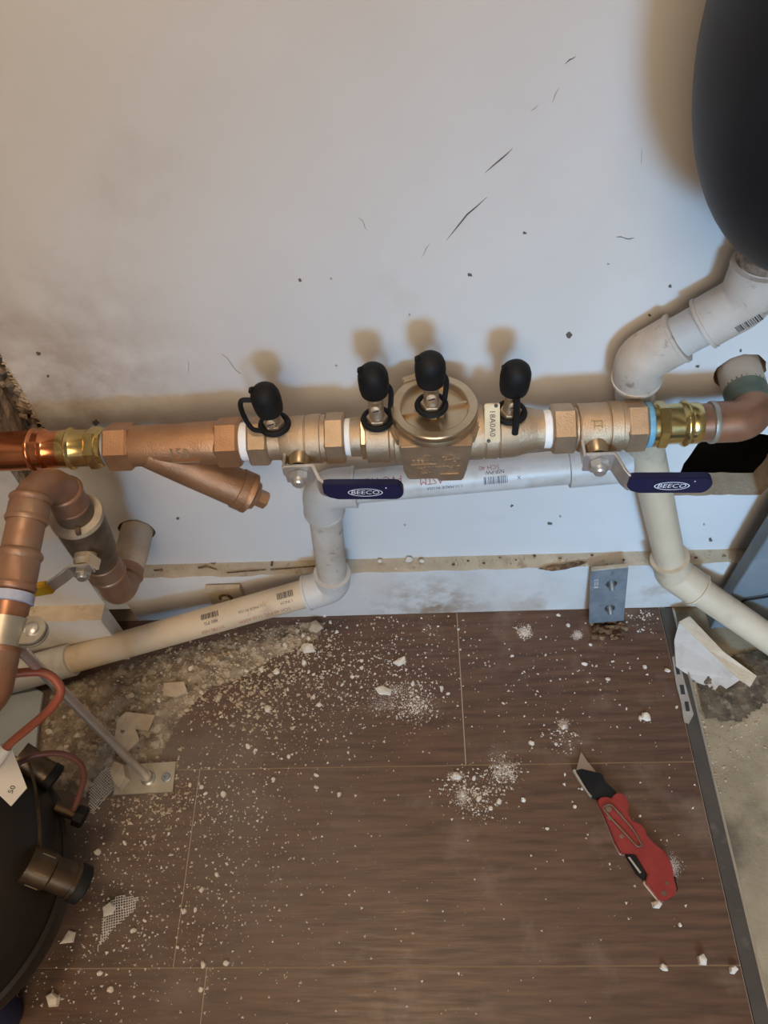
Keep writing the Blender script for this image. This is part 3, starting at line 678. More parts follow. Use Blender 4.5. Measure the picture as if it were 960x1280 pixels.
# pipe stand: clamp, rod and floor plate
RP = V((-.3190, -.2250, 0)); PC = LT + RD * ((RP.y - LT.y) / RD.y)
t = thing('pipe_stand', RP, 'zinc pipe stand with threaded rod bolted to the floor', 'pipe support')
pl = [fl(x, y, .0002) for x, y in [(143, 995), (217, 991), (221, 953), (150, 958)]]
b = build('base_plate', MB().prism(pl, (0, 0, .0045)), M['zinc_warm'], t, bevel=.0005)
nb = fl(208, 972, .0047)
build('bolt_head', MB().lathe(nb, (0, 0, 1), [(0, .0056), (.0012, .0056), (.0016, .0042), (.0034, .0040), (.0034, .0018), (.0012, .0016)], 20), M['zinc'], b)
build('rod_collar', MB().lathe(V((RP.x, RP.y, .0047)), (0, 0, 1), [(0, .0088), (.0014, .0086), (.003, .0066), (.010, .0062)], 20), M['zinc_warm'], b)
TOPZ = PC.z - .019
build('rod', MB().lathe(V((RP.x, RP.y, .005)), (0, 0, 1), [(0, .0046), (TOPZ - .005, .0046)], 18), M['steel'], t)
cl = build('clamp', MB().lathe(PC, RD, [(-.011, .0153), (-.011, .0178), (.011, .0178), (.011, .0153)], 30, cap=False), M['zinc_warm'], t)
for s in (-1, 1):
    m = MB(); c = PC + V((s * .0235, 0, .0015)); n = 12
    arc = [c + V((s * .0105 * math.sin(math.pi * k / n), -.0115 * math.cos(math.pi * k / n), -.0009)) for k in range(n + 1)]
    poly = [PC + V((s * .0165, -.0115, .0006))] + arc + [PC + V((s * .0165, .0115, .0006))]
    for dz in (0.0008, -.0042):
        e = build('ear', MB().prism([q + V((0, 0, dz)) for q in poly], (0, 0, .0028)), M['zinc_warm'], cl, bevel=.0004)
    build('bolt', MB().lathe(c + V((0, 0, .0028)), (0, 0, 1), [(0, .0058), (.0016, .0055), (.0028, .0038), (.0032, .001)], 20), M['steel'], cl)

# ================================================================== PVC DRAIN PIPES
PR, SR = .0167, .0202
def pvc_pipe(name, a, b, mat, parent, r=PR): return build(name, MB().tube([a, b], r, 30), M[mat], parent)
def pvc_fit(a, b, c, la, lc, mat, parent, r=SR, rad=.012):
    """elbow fitting with hubs around the corner b"""
    a, b, c = V(a), V(b), V(c); da = (a - b).normalized(); dc = (c - b).normalized()
    e = build('elbow', MB().tube(fillet([b + da * la, b, b + dc * lc], rad, 10), r, 30), M[mat], parent)
    for d, l in ((da, la), (dc, lc)):
        build('hub_rim', MB().lathe(b + d * (l - .003), d, [(0, r), (.0004, r + .0009), (.0030, r + .0009), (.0034, PR + .0004)], 30), M[mat], e)
    return e
# left assembly
A = V((.2020, -.0274, .3118)); B = V((-.0935, -.0345, .2915)); C_ = V((-.1000, -.0420, .1180)); E_ = V((-.470, -.0975, .0290)); E2 = V((-.540, -.112, .0200))
t = thing('pvc_drain', B, 'white PVC drain running under the check valve, dropping and sloping left', 'pipe')
hp_ = pvc_pipe('pipe', A, B, 'pvc', t)
pvc_pipe('drop_pipe', B, C_, 'pvc_dirty', t)
fp = pvc_pipe('floor_pipe', C_, E_, 'pvc_cream', t)
pvc_fit(A, B, C_, .034, .034, 'pvc', t, rad=.016)
pvc_fit(B, C_, E_, .026, .034, 'pvc', t, rad=.016)
AB = (A - B).normalized()
build('coupling', MB().lathe(B, AB, [(.238, PR), (.2385, SR), (.290, SR), (.2905, PR)], 30), M['pvc'], t)
DE = (E_ - C_).normalized()
build('coupling', MB().lathe(C_, DE, [(.338, PR), (.3385, SR), (.395, SR), (.3955, PR)], 30), M['pvc'], t)
build('end_elbow', MB().tube(fillet([C_ + DE * .385, C_ + DE * .43, C_ + DE * .43 + V((-.05, -.03, .05))], .02, 8), SR, 28), M['pvc'], t)
# print on the horizontal pipe (upside down as in the place)
nrm = V((0, -.80, .60))
cm = cyl_map(B, AB, nrm, PR)
for tx, sz, u_, v_ in (('PVC 1120', .0100, .060, .0085), ('ASTM', .0090, .108, .0035), ('SCH 40', .0062, .163, .0112)):
    m = MB(); cyl_text(m, tx, sz, cm, u_, v_, True); build('red_print', m, M['red_ink'], hp_, smooth=0, label='red lettering printed upside down')
def pipe_print(par, cmap, bars=(), texts=()):
    for u_, v_, w_, h_, n_ in bars: build('barcode', cyl_bars(MB(), cmap, u_, v_, w_, h_, n_), M['black_ink'], par, smooth=0, label='black barcode')
    for tx, sz, u_, v_ in texts: build('black_print', cyl_text(MB(), tx, sz, cmap, u_, v_, True), M['black_ink'], par, smooth=0, label='small black print')
pipe_print(hp_, cm, [(.168, -.0015, .022, .0075, 18), (.071, -.009, .010, .006, 9)], [('1 11 MADE IN USA', .0042, .120, -.004), ('NSF-PW', .0050, .168, .0065), ('X', .005, .190, -.001)])
cm = cyl_map(C_, -DE, V((0, -.72, .70)), PR)
pipe_print(fp, cm, [(-.054, .009, .020, .0075, 18), (-.148, .010, .022, .0065, 18)], [('1 INCH', .0048, -.054, .0005), ('1 11 MADE IN USA', .0042, -.096, .004), ('480 PSI', .0058, -.148, .002)])
for tx, u_ in (('SCH 40 PVC 1120 ASTM', -.085), ('D1785 NSF', -.150)):
    m = MB(); cyl_text(m, tx, .0062, cm, u_, -.0082, True); build('red_print', m, M['red_ink'], fp, smooth=0, label='red lettering')
# right assembly
P0 = V((.2495, -.030, .575)); P1 = V((.2490, -.030, .503)); P2 = V((.1830, -.028, .4450)); P3 = V((.1905, -.0200, .395)); P4 = V((.2870, -.0375, .1190)); P5 = V((.3980, -.0870, .0530)); P6 = P5 + (P5 - P4) * 1.2
t = thing('pvc_drain', P3, 'white PVC drain passing behind the right valve from tank towards right edge', 'pipe')
pvc_pipe('upper_pipe', P0, P1, 'pvc_dirty', t); build('wall_elbow', MB().tube(fillet([P1.lerp(P0, .85), P0, V((P0.x, -.0005, P0.z))], .016, 8), SR, 28), M['pvc_dirty'], t); pp = pvc_pipe('slanting_pipe', P1, P2, 'pvc', t); pvc_pipe('riser_pipe', P2, P3, 'pvc', t)
pvc_pipe('leg_pipe', P3, P4, 'pvc_cream', t); pvc_pipe('tail_pipe', P4, P6, 'pvc_cream', t)
e1 = pvc_fit(P0, P1, P2, .032, .034, 'pvc_dirty', t, rad=.022); pvc_fit(P1, P2, P3, .034, .026, 'pvc_dirty', t, rad=.018); pvc_fit(P3, P4, P5, .032, .036, 'pvc_cream', t, rad=.012)
cm = cyl_map(P1, (P2 - P1), V((0.3, -.95, .1)), SR); m = MB(); cyl_bars(m, cm, .004, .000, .018, .008, 16)
build('barcode', m, M['black_ink'], e1, smooth=0)
# grey smear of primer on the tank pipe rim
build('dirt_band', MB().tube([V((.2493, -.030, .538)), V((.2493, -.030, .551))], SR * .93, 28), M['masonry'], t, label='crusty brown band')

# ================================================================== TANK, CABINET
t = thing('expansion_tank', V((.2274, -.1013, .59)), 'black expansion tank hanging at the upper right', 'tank')
Rt, bz, zc = .085, .1358, .7293
prof = [(zc - bz * math.cos(a), max(.0005, Rt * math.sin(a))) for a in [math.pi / 2 * k / 20 for k in range(21)]] + [(zc + .02, Rt), (zc + .021, Rt + .0006), (zc + .030, Rt + .0006), (zc + .031, Rt), (1.02, Rt)] + [(1.02 + .07 * math.sin(a), max(.0005, Rt * math.cos(a))) for a in [math.pi / 2 * k / 10 for k in range(1, 11)]]
build('shell', MB().lathe(V((.2274, -.1013, 0)), (0, 0, 1), prof, 64), M['tank'], t)
build('nozzle', MB().lathe(V((.2274, -.1013, 0)), (0, 0, 1), [(.584, .010), (.602, .010)], 20), M['zinc'], t)
build('mounting_band', MB().box((.205, -.03, .80), (.250, -.0005, .816)), M['zinc'], t, bevel=.001)
t = thing('metal_panel', V((.60, -.044, -.003)), 'grey-blue metal panel standing off the wall at the right edge', 'panel')
build('sheet', MB().box((.3610, -.0475, -.003), (.86, -.0420, .62)), M['box_grey'], t, bevel=.0012)
build('edge_fold', MB().box((.3600, -.0490, -.003), (.3650, -.0300, .62)), M['box_grey'], t, bevel=.0008)
c1 = [wl(915, 762, -.0510), wl(930, 751, -.0510), wl(945, 748, -.0510), wl(962, 745, -.0510), wl(1000, 735, -.0510)]
tag(build('cable', MB().tube(smooth_path(c1, 6), .0014, 8), M['rubber'], origin=c1[2]), 'thin black cable drooping across the grey-blue metal panel', 'cable')

# ================================================================== STRUT PLATES BY THE BASE
t = thing('strut_plate', V((.228, -.033, 0)), 'galvanised two-hole plate leaning on the base curb at right', 'metal plate')
Xp = V((1, 0, 0)); Yp = (V((-.0115, .0150, .1010))).normalized(); Zp = Xp.cross(Yp).normalized(); Xp = Yp.cross(Zp)
O = V((.2300, -.0385, .0120))
def slot(cx, cy, a, b, n=14): return [O + Xp * (cx + a * math.cos(6.2832 * k / n)) + Yp * (cy + b * math.sin(6.2832 * k / n)) for k in range(n)]
b = build('plate', MB().prism([O + Xp * a + Yp * c for a, c in [(-.021, 0), (.021, 0), (.021, .104), (-.021, .104)]], Zp * .0055, [slot(.003, .028, .0065, .0075), slot(.003, .076, .0065, .0075)]), M['zinc'], t, bevel=.0005, smooth=30)
m = MB(); flat_text(m, 'B 22 S', .0065, O + Xp * -.0145 + Yp * .080 + Zp * .0056, Yp, -Xp, .0002); build('stamping', m, M['white_ink'], b, smooth=0)
for cy in (.026, .074):
    build('bolt', MB().lathe(O + Xp * .004 + Yp * cy - Zp * .003, (Zp + Yp * -.7), [(0, .0034), (.013, .0034), (.0135, .0026)], 14), M['zinc'], t)
build('top_edge', MB().obox(O + Yp * .1047 + Zp * .00275, Xp, Yp, Zp, .0208, .0006, .0025), M['cream_paint'], t)
random.seed(11)
m = MB()
for i in range(34): rock(m, (.234 + random.uniform(-.022, .020), -.047 + random.uniform(-.014, .012), random.uniform(.002, .0065)), random.uniform(.003, .0055), 1, .8)
tag(build('rusty_clump', m, M['rust'], origin=(.232, -.0385, 0), smooth=0), 'rusty brown clump of debris under the galvanised plate', 'debris')
t = thing('strut_plate', V((-.238, -.024, 0)), 'cream painted plate with bolt behind the sloping drain pipe', 'metal plate')
b = build('plate', MB().prism([V((-.2585, -.0215, .003)), V((-.2165, -.0215, .003)), V((-.2165, -.0215, .0925)), V((-.2585, -.0215, .0925))], (0, -.006, 0)), M['cream_paint'], t, bevel=.0006)
build('recess', MB().lathe(V((-.238, -.0274, .070)), (0, -1, 0), [(0, .0090), (.0006, .0088), (.0008, .0070)], 18), M['rust'], b)
build('bolt', MB().hexa(V((-.238, -.0280, .070)), (0, -1, 0), 0, .004, .0052, .0006), M['cream_paint'], b, smooth=20)

# ================================================================== UTILITY KNIFE
KZ = .0012
def kp(x, y, z): return fl(680 + x / 4.364, 900 + y / 4.364, z)
t = thing('utility_knife', kp(480, 640, 0), 'red folding utility knife lying open on the laminate', 'knife')
hs = [(285, 455), (298, 436), (338, 430), (358, 442), (376, 416), (405, 408), (434, 424), (452, 465), (450, 520), (470, 560), (518, 580), (542, 608), (550, 640), (600, 690), (640, 722), (675, 770), (690, 810), (697, 870), (712, 930), (700, 965), (660, 990), (628, 990), (598, 955), (545, 890), (556, 850), (490, 740), (415, 735), (380, 670), (345, 580), (310, 500)]
ha = build('handle', MB().prism([kp(x, y, .0030) for x, y in hs], (0, 0, .0095)), M['red'], t, bevel=.0010, smooth=40)
build('liner', MB().prism([kp(x + (480 - x) * .03 - 6, y + 4, KZ - .001) for x, y in hs], (0, 0, .0034)), M['steel'], t, bevel=.0004)
jaw = [(168, 285), (200, 276), (312, 302), (326, 340), (352, 368), (392, 404), (368, 440), (330, 444), (262, 428), (232, 392), (196, 332)]
bh = build('blade_holder', MB().prism([kp(x, y, .0030) for x, y in jaw], (0, 0, .0075)), M['rubber'], t, bevel=.0008)
build('blade', MB().prism([kp(x, y, .0052) for x, y in [(202, 175), (232, 222), (292, 296), (260, 318), (172, 288), (186, 232)]], (0, 0, .0010)), M['blade'], t, smooth=0, label='bare trapezoid blade tip')
build('holder_edge', MB().prism([kp(x, y, .0022) for x, y in [(152, 282), (166, 276), (205, 338), (262, 424), (248, 428), (192, 350)]], (0, 0, .0060)), M['zinc_warm'], bh, bevel=.0004)
wire = [kp(x, y, .0145) for x, y in [(430, 525), (395, 490), (362, 462), (330, 470), (326, 486), (360, 530), (430, 605), (490, 670), (512, 690), (530, 684), (526, 668), (480, 590), (400, 500)]]
build('belt_clip', MB().tube(smooth_path(wire, 6), .0010, 8), M['valve_dark'], t, label='bent wire belt clip')
for x, y, r_ in [(352, 486, .0034), (355, 535, .0020), (422, 635, .0022), (655, 945, .0026), (672, 890, .0018)]:
    build('screw', MB().lathe(kp(x, y, .0122), (0, 0, 1), [(0, r_), (.0009, r_), (.0010, r_ * .6)], 14), M['valve_dark'], ha)
build('pivot', MB().lathe(kp(603, 805, .0122), (0, 0, 1), [(0, .0042), (.0006, .0042), (.0007, .003)], 16), M['red'], ha)
build('spare_blade', MB().prism([kp(x, y, .0024) for x, y in [(438, 738), (490, 740), (556, 850), (545, 880), (500, 840)]], (0, 0, .0065)), M['rubber'], t, bevel=.0005)
build('spare_blade_edge', MB().prism([kp(x, y, .0088) for x, y in [(456, 748), (468, 748), (530, 832), (522, 838)]], (0, 0, .0006)), M['steel'], t, smooth=0)
build('end_catch', MB().prism([kp(x, y, .0020) for x, y in [(694, 862), (708, 858), (722, 935), (708, 942)]], (0, 0, .0075)), M['rubber'], t, bevel=.0006)

# ================================================================== PUMP VESSEL, LOWER LEFT
VC = V((-.4800, -.3570, 0))
t = thing('pump_vessel', VC, 'large dark round pump housing at the lower left corner', 'pump')
build('body', MB().lathe(VC, (0, 0, 1), [(0, .084), (.004, .086), (.012, .088), (.03, .100), (.06, .117), (.085, .130), (.088, .1345), (.100, .1365), (.112, .1365), (.115, .133)], 72), M['vessel'], t)
build('dome', MB().lathe(VC, (0, 0, 1), [(.114, .132), (.118, .1335), (.132, .132), (.150, .125), (.170, .110), (.188, .088), (.200, .062), (.207, .032), (.209, .0005)], 72), M['vessel'], t)
sm = [fl(x, y, z) for x, y, z in [(36, 952, .163), (44, 985, .168), (49, 1025, .170), (50, 1060, .168)]]
build('seam', MB().tube(smooth_path(sm, 6), .0016, 6), M['vessel_brass'], t)
def port(a, b, r, capr, caplen, hexcap=False):
    a, b = V(a), V(b); d = (b - a).normalized(); L = (b - a).length
    p_ = build('port', MB().lathe(a, d, [(-.012, r * 1.12), (.010, r * 1.12), (.012, r), (L - .004, r), (L - .0038, r * 1.06), (L, r * 1.06)], 28), M['vessel_brass'], t)
    build('end_cap', MB().lathe(a, d, [(L, capr * .96), (L + .001, capr), (L + caplen - .002, capr), (L + caplen, capr * .82)], 8 if hexcap else 30), M['rubber'], p_, label='black cap')
    return p_
p1 = port(fl(48, 1084, .158), fl(93, 1102, .136), .0150, .0172, .011)
build('bright_collar', MB().lathe(fl(50, 1085, .157), fl(93, 1102, .136) - fl(48, 1084, .158), [(-.006, .0172), (.006, .0172), (.007, .0160)], 6), M['bronze_cut'], p1, smooth=20)
port(fl(36, 952, .140), fl(60, 968, .128), .0125, .0142, .010)
port(fl(84, 1014, .118), fl(94, 1018, .115), .0055, .0105, .011, True)
# paper tag hanging on it
P_ = [fl(x, y, .224) for x, y in [(-14, 952), (16, 938), (34, 985), (14, 1008), (-10, 985)]]
tg = build('paper_tag', MB().prism(P_, (0, 0, .0008)), M['paper'], t, smooth=0, label='white paper tag')
m = MB(); c0 = fl(15, 987, .2248); X_ = (fl(18, 979, .2248) - fl(11, 993, .2248)).normalized(); Y_ = V((0, 0, 1)).cross(X_); flat_text(m, '50', .0070, c0, X_, Y_, .0003); build('tag_print', m, M['black_ink'], tg, smooth=0)
w1 = [fl(-60, 862, .32), fl(-20, 850, .32), fl(25, 841, .315), fl(58, 842, .31), fl(76, 862, .30), fl(64, 885, .285), fl(38, 908, .265), fl(14, 928, .245), fl(4, 940, .235)]
wr = build('red_wire', MB().tube(smooth_path(w1, 8), .0037, 12), M['wire_red'], origin=w1[4])
tag(wr, 'red-orange wire looping in front of the pipe stand rod', 'wire')
build('white_sleeve', MB().tube([fl(8, 934, .240), fl(-12, 962, .228)], .0052, 12), M['paper'], t, label='white wire sleeve')
w2 = [fl(18, 956, .205), fl(45, 944, .205), fl(76, 942, .195), fl(98, 952, .180), fl(105, 970, .160), fl(99, 994, .140), fl(92, 1012, .128)]
wr = build('brown_wire', MB().tube(smooth_path(w2, 8), .0028, 12), M['wire_brown'], origin=w2[3])
tag(wr, 'brown wire arching over the rim of the pump housing', 'wire')
bt = MB(); bt.lathe(V((-.425, -.455, 0)), (0, 0, 1), [(0, .018), (.004, .020), (.05, .018), (.058, .012), (.060, .002)], 24)
tag(build('blue_foot', bt, M['blue_dark'], origin=(-.425, -.455, 0)), 'dark blue knob at the very bottom left corner', 'knob')

# ================================================================== DEBRIS
# pale board lying behind the pump
tag(build('grey_board', MB().prism([fl(x, y, .0003) for x, y in [(-60, 862), (40, 858), (56, 868), (50, 905), (46, 950), (-60, 985)]], (0, 0, .006)), M['box_grey'].copy(), bevel=.0006, origin=fl(0, 900)), 'pale blue-grey board lying on the floor behind the pump', 'board')
bpy.data.objects['grey_board'].data.materials[0].node_tree.nodes['Mix'].inputs[6].default_value = (.42, .46, .48, 1)
bpy.data.objects['grey_board'].data.materials[0].node_tree.nodes['Mix'].inputs[7].default_value = (.36, .40, .42, 1)
# broken drywall wedge, right
t = thing('drywall_offcut', fl(895, 830), 'broken white drywall offcut lying on the concrete by the strip', 'drywall piece')
f1 = [fl(x, y, z) for x, y, z in [(849, 778, .020), (843, 800, .012), (845, 833, .004), (858, 842, .002), (872, 853, .001), (884, 858, .001), (893, 864, .001), (900, 855, .002), (908, 861, .002), (925, 850, .004)]]
m = MB().prism(f1, V((.0, -.0, -.0035)))
build('paper_face', m, M['pvc'], t, smooth=0)
e1 = [fl(x, y, z) for x, y, z in [(849, 777, .022), (862, 770, .026), (905, 815, .016), (946, 845, .006), (938, 858, .003), (925, 850, .005), (885, 812, .013)]]
build('broken_core', MB().prism(e1, (0, 0, -.004)), M['gypsum_core'], t, smooth=0, label='tan broken gypsum core')
build('underside', MB().prism([fl(x, y, -.002) for x, y in [(852, 792), (850, 830), (890, 860), (935, 848), (880, 800)]], (0, 0, .0035)), M['gypsum_core'], t, smooth=0)

# rubble bed along the base at left
random.seed(33)
def inpoly(x, y, P):
    c = False; n = len(P)
    for i in range(n):
        a, b = P[i], P[i - 1]
        if (a.y > y) != (b.y > y) and x < (b.x - a.x) * (y - a.y) / (b.y - a.y) + a.x: c = not c
    return c
def edge_dist(x, y, P):
    q = V((x, y)); d = 9
    for i in range(len(P)):
        a, b = V(P[i][:2]), V(P[i - 1][:2]); ab = b - a; tt = max(0, min(1, (q - a).dot(ab) / ab.dot(ab))); d = min(d, (q - a - ab * tt).length)
    return d
def heap_h(x, y, P, hmax):
    e = min(1, edge_dist(x, y, P) / .030)
    n1 = mnoise.noise(V((x * 60, y * 60, 3))) * .5 + .5; n2 = mnoise.noise(V((x * 190, y * 190, 9))) * .5 + .5
    return hmax * e * (n1 * 1.5 - .25 + (n2 - .5) * .9)
def heap(name, outline, hmax, step, mat, label, cat):
    P = [fl(x, y) for x, y in outline]; x0 = min(q.x for q in P); x1 = max(q.x for q in P); y0 = min(q.y for q in P); y1 = max(q.y for q in P)
    nx = int((x1 - x0) / step) + 1; ny = int((y1 - y0) / step) + 1; vs = []; fs = []; ids = {}
    for j in range(ny + 1):
        for i in range(nx + 1):
            x = x0 + i * step; y = y0 + j * step
            if not inpoly(x, y, P): continue
            h = heap_h(x, y, P, hmax)
            ids[(i, j)] = len(vs); vs.append(V((x + random.uniform(-.3, .3) * step, y + random.uniform(-.3, .3) * step, h)))
    for (i, j) in ids:
        k = [(i, j), (i + 1, j), (i + 1, j + 1), (i, j + 1)]
        if all(q in ids for q in k) and max(vs[ids[q]].z for q in k) > .0002: fs.append(tuple(ids[q] for q in k))
    o = build(name, MB().add(vs, fs), M[mat], origin=P[0], smooth=50)
    return tag(o, label, cat, kind='stuff')
RUB = [(62, 862), (130, 836), (220, 812), (300, 792), (372, 778), (410, 776), (398, 800), (340, 826), (300, 850), (262, 862), (226, 900), (200, 950), (130, 965), (105, 1000), (60, 985), (48, 930)]
heap('rubble', RUB, .0085, .0030, 'rubble', 'tan heap of broken plaster under the sloping drain', 'rubble')
heap('rubble', [(850, 800), (900, 820), (960, 810), (1010, 850), (960, 880), (925, 905), (880, 900), (872, 870), (862, 840)], .0045, .0035, 'dirt', 'brown dirt around the drywall offcut on the concrete', 'rubble')
RUBP = [fl(x, y) for x, y in RUB]
def ground(x, y): return max(0.0, heap_h(x, y, RUBP, .0085)) if inpoly(x, y, RUBP) else 0.0
random.seed(21)
def blob(px, py, spx, asp=.7, ang=None, n=8, z=0.0):
    c = fl(px, py, z); s = spx * .00088 * .5; ang = random.uniform(0, 3.1) if ang is None else ang; out = []
    for k in range(n):
        a = 2 * math.pi * k / n; r = random.uniform(.72, 1.15); x = s * r * math.cos(a); y = s * asp * r * math.sin(a)
        out.append(c + V((x * math.cos(ang) - y * math.sin(ang), x * math.sin(ang) + y * math.cos(ang), 0)))
    return out, c
def chip_obj(name, poly, c, hgt, mat):
    m = MB(); n = len(poly); top = [c + (q - c) * random.uniform(.62, .9) + V((0, 0, hgt * random.uniform(.7, 1.1))) for q in poly]
    m.add(poly + top + [c + V((0, 0, hgt * 1.15))], [tuple(range(n))[::-1]] + [(k, (k + 1) % n, n + (k + 1) % n, n + k) for k in range(n)] + [(n + k, n + (k + 1) % n, 2 * n) for k in range(n)])
    return build(name, m, M[mat], origin=c, smooth=0)
big = [
 ([(160, 893), (196, 897), (188, 917), (172, 914), (177, 928), (160, 944), (145, 930), (150, 902)], .0022, 'plaster_tan', 'flat_shard', 'flat tan notched shard lying beside the pipe stand rod', 'shard'),
 ([(207, 857), (232, 855), (236, 868), (222, 874), (206, 872)], .0030, 'plaster_tan', 'flat_shard', 'flat square tan flake in the rubble under the sloping drain', 'shard'),
 ([(57, 1244), (66, 1240), (76, 1247), (73, 1258), (61, 1259)], .0050, 'plaster', 'plaster_lump', 'white plaster lump nearest the bottom left corner', 'plaster lump'),
 ([(74, 1180), (86, 1162), (95, 1165), (92, 1178)], .0022, 'plaster', 'plaster_lump', 'triangular plaster flake beside the dark pump housing', 'plaster lump'),
 ([(871, 1196), (878, 1192), (884, 1199), (883, 1207), (873, 1206)], .0060, 'plaster', 'plaster_lump', 'round white plaster crumb near the bottom of the trim strip', 'plaster lump'),
 ([(911, 1209), (918, 1206), (923, 1212), (918, 1218), (912, 1217)], .0050, 'plaster', 'plaster_lump', 'white plaster crumb touching the trim strip near the bottom', 'plaster lump'),
 ([(376, 810), (380, 805), (392, 807), (395, 815), (380, 817)], .0060, 'plaster', 'plaster_lump', 'oblong cream chunk below the drain elbow', 'plaster lump'),
 ([(388, 779), (396, 777), (404, 786), (396, 792), (386, 789)], .0070, 'plaster_tan', 'plaster_lump', 'tan chunk against the base curb below the drain elbow', 'plaster lump'),
 ([(491, 829), (498, 823), (507, 821), (508, 828), (499, 833)], .0045, 'plaster', 'plaster_lump', 'bright white chip on the laminate left of the plank end joint', 'plaster lump'),
 ([(468, 860), (478, 857), (490, 862), (488, 869), (474, 868)], .0040, 'plaster', 'plaster_lump', 'largest white chip above the powdery smear', 'plaster lump'),
 ([(814, 1128), (822, 1125), (828, 1130), (824, 1136), (816, 1135)], .0050, 'plaster', 'plaster_lump', 'white crumb at the tail of the red knife', 'plaster lump'),
]
for poly, hgt, mat, nm, lab, cat in big:
    pts = [fl(x, y, .0003) for x, y in poly]; c = sum(pts, V()) / len(pts)
    up = V((0, 0, max(ground(q.x, q.y) for q in pts + [c]))); pts = [q + up * 1.15 for q in pts]; c = c + up * 1.15
    tag(build(nm, MB().prism(pts, (0, 0, hgt)), M[mat], origin=c, smooth=0) if nm == 'flat_shard' else chip_obj(nm, pts, c, hgt, mat), lab, cat)
# lump of drywall with mesh on the pipe-stand plate
poly = [fl(x, y, .0052) for x, y in [(138, 965), (146, 953), (158, 957), (163, 975), (152, 990), (143, 985)]]
tag(chip_obj('plaster_lump', poly, sum(poly, V()) / 6, .011, 'plaster_tan'), 'torn drywall lump resting on the pipe stand base plate', 'plaster lump')
small = [(516, 855, 8), (552, 861, 9), (560, 867, 6), (570, 970, 13), (592, 973, 7), (599, 998, 8), (624, 1002, 8), (654, 1000, 8), (613, 1010, 7), (698, 769, 7), (710, 782, 6), (640, 820, 6), (629, 879, 5), (664, 929, 8), (704, 909, 8), (695, 930, 6), (578, 992, 9),
 (357, 807, 11), (379, 795, 9), (372, 790, 8), (386, 799, 9), (380, 828, 10), (346, 839, 10), (327, 837, 9), (308, 839, 9), (276, 852, 10), (386, 840, 6), (392, 843, 6), (452, 835, 7), (452, 826, 6), (335, 886, 10), (399, 881, 8), (392, 871, 7), (310, 933, 8), (319, 938, 7), (361, 946, 7), (395, 969, 8), (342, 974, 6), (279, 993, 9), (257, 992, 7), (252, 984, 6), (424, 993, 8), (395, 984, 7), (238, 981, 6), (360, 862, 6), (406, 770, 7), (413, 778, 6), (421, 790, 6), (440, 846, 6), (428, 856, 6),
 (731, 830, 9), (806, 834, 8), (834, 838, 8), (808, 896, 14), (800, 898, 8), (760, 849, 7), (846, 884, 5), (738, 806, 5), (766, 827, 5), (783, 886, 4),
 (122, 1065, 9), (156, 1054, 7), (181, 1053, 5), (211, 1042, 5), (271, 1093, 7), (230, 1139, 8), (244, 1137, 7), (181, 1151, 6), (167, 1163, 8), (252, 1112, 8), (254, 1206, 9), (283, 1204, 7), (251, 1237, 6), (222, 1184, 5), (125, 1216, 7), (138, 1237, 8), (830, 1210, 9), (850, 1156, 5), (800, 1020, 4), (762, 1080, 3), (728, 986, 5), (718, 1008, 5), (684, 1036, 5), (706, 968, 5), (866, 1010, 4),
 (82, 899, 8), (119, 936, 12), (181, 851, 10), (166, 871, 9), (122, 864, 9), (200, 877, 8), (64, 917, 14), (110, 886, 7), (140, 880, 7), (240, 838, 9), (226, 826, 8), (262, 826, 9), (290, 822, 9), (252, 866, 8), (274, 872, 8), (234, 888, 9), (98, 922, 10), (84, 935, 9)]
LM = [('the knife blade tip', 722, 950), ('the knife handle tail', 832, 1120), ('the galvanised plate', 755, 775), ('the trim strip sticker', 850, 860), ('the powdery smear left of the plank joint', 521, 884), ('the powdery smear on the long plank joint', 630, 965), ('the floor plate of the pipe stand', 215, 972), ('the mesh tape scrap', 146, 1150), ('the drain elbow above the floor', 415, 745), ('the notched tan shard', 170, 918), ('the end joint at the lower left', 224, 1161), ('the square tan flake', 220, 865), ('the plank crossing by the middle end joint', 581, 957), ('the bottom edge below the pump', 90, 1270), ('the red wire loop', 75, 866), ('the brown rubble edge', 330, 860), ('the oblong cream chunk', 385, 812), ('the bright chip left of the plank end joint', 500, 828), ('the left part of the long plank joint', 395, 975)]
ORD = ['nearest', 'second nearest', 'third nearest', 'fourth nearest', 'fifth nearest', 'sixth nearest', 'seventh nearest', 'eighth nearest', 'ninth nearest', 'tenth nearest', 'eleventh nearest', 'twelfth nearest', 'thirteenth nearest', 'fourteenth nearest', 'fifteenth nearest', 'sixteenth nearest', 'seventeenth nearest', 'eighteenth nearest', 'nineteenth nearest', 'twentieth nearest']
LABC = {}
for k, (nm, lx, ly) in enumerate(LM):
    mine = sorted((i for i, (x, y, s) in enumerate(small) if min(range(len(LM)), key=lambda j: (x - LM[j][1]) ** 2 + (y - LM[j][2]) ** 2) == k), key=lambda i: (small[i][0] - lx) ** 2 + (small[i][1] - ly) ** 2)
    for r_, i in enumerate(mine): LABC[i] = ORD[r_] + ' to ' + nm
for i, (x, y, s) in enumerate(small):
    poly, c = blob(x, y, s * 1.05, random.uniform(.55, .95), None, 8, .0003)
    up = V((0, 0, ground(c.x, c.y))); poly = [q + up for q in poly]; c = c + up
    tan = (x < 300 and y < 960 and random.random() < .65)
    o = chip_obj('plaster_chip', poly, c, s * .00088 * random.uniform(.25, .45), 'plaster_tan' if tan else 'plaster')
    if tan: tag(o, 'small tan chip ' + LABC[i], 'plaster chip', 'tan rubble chips')
    else: tag(o, 'small white plaster chip ' + LABC[i], 'plaster chip', 'white plaster chips on the floor')
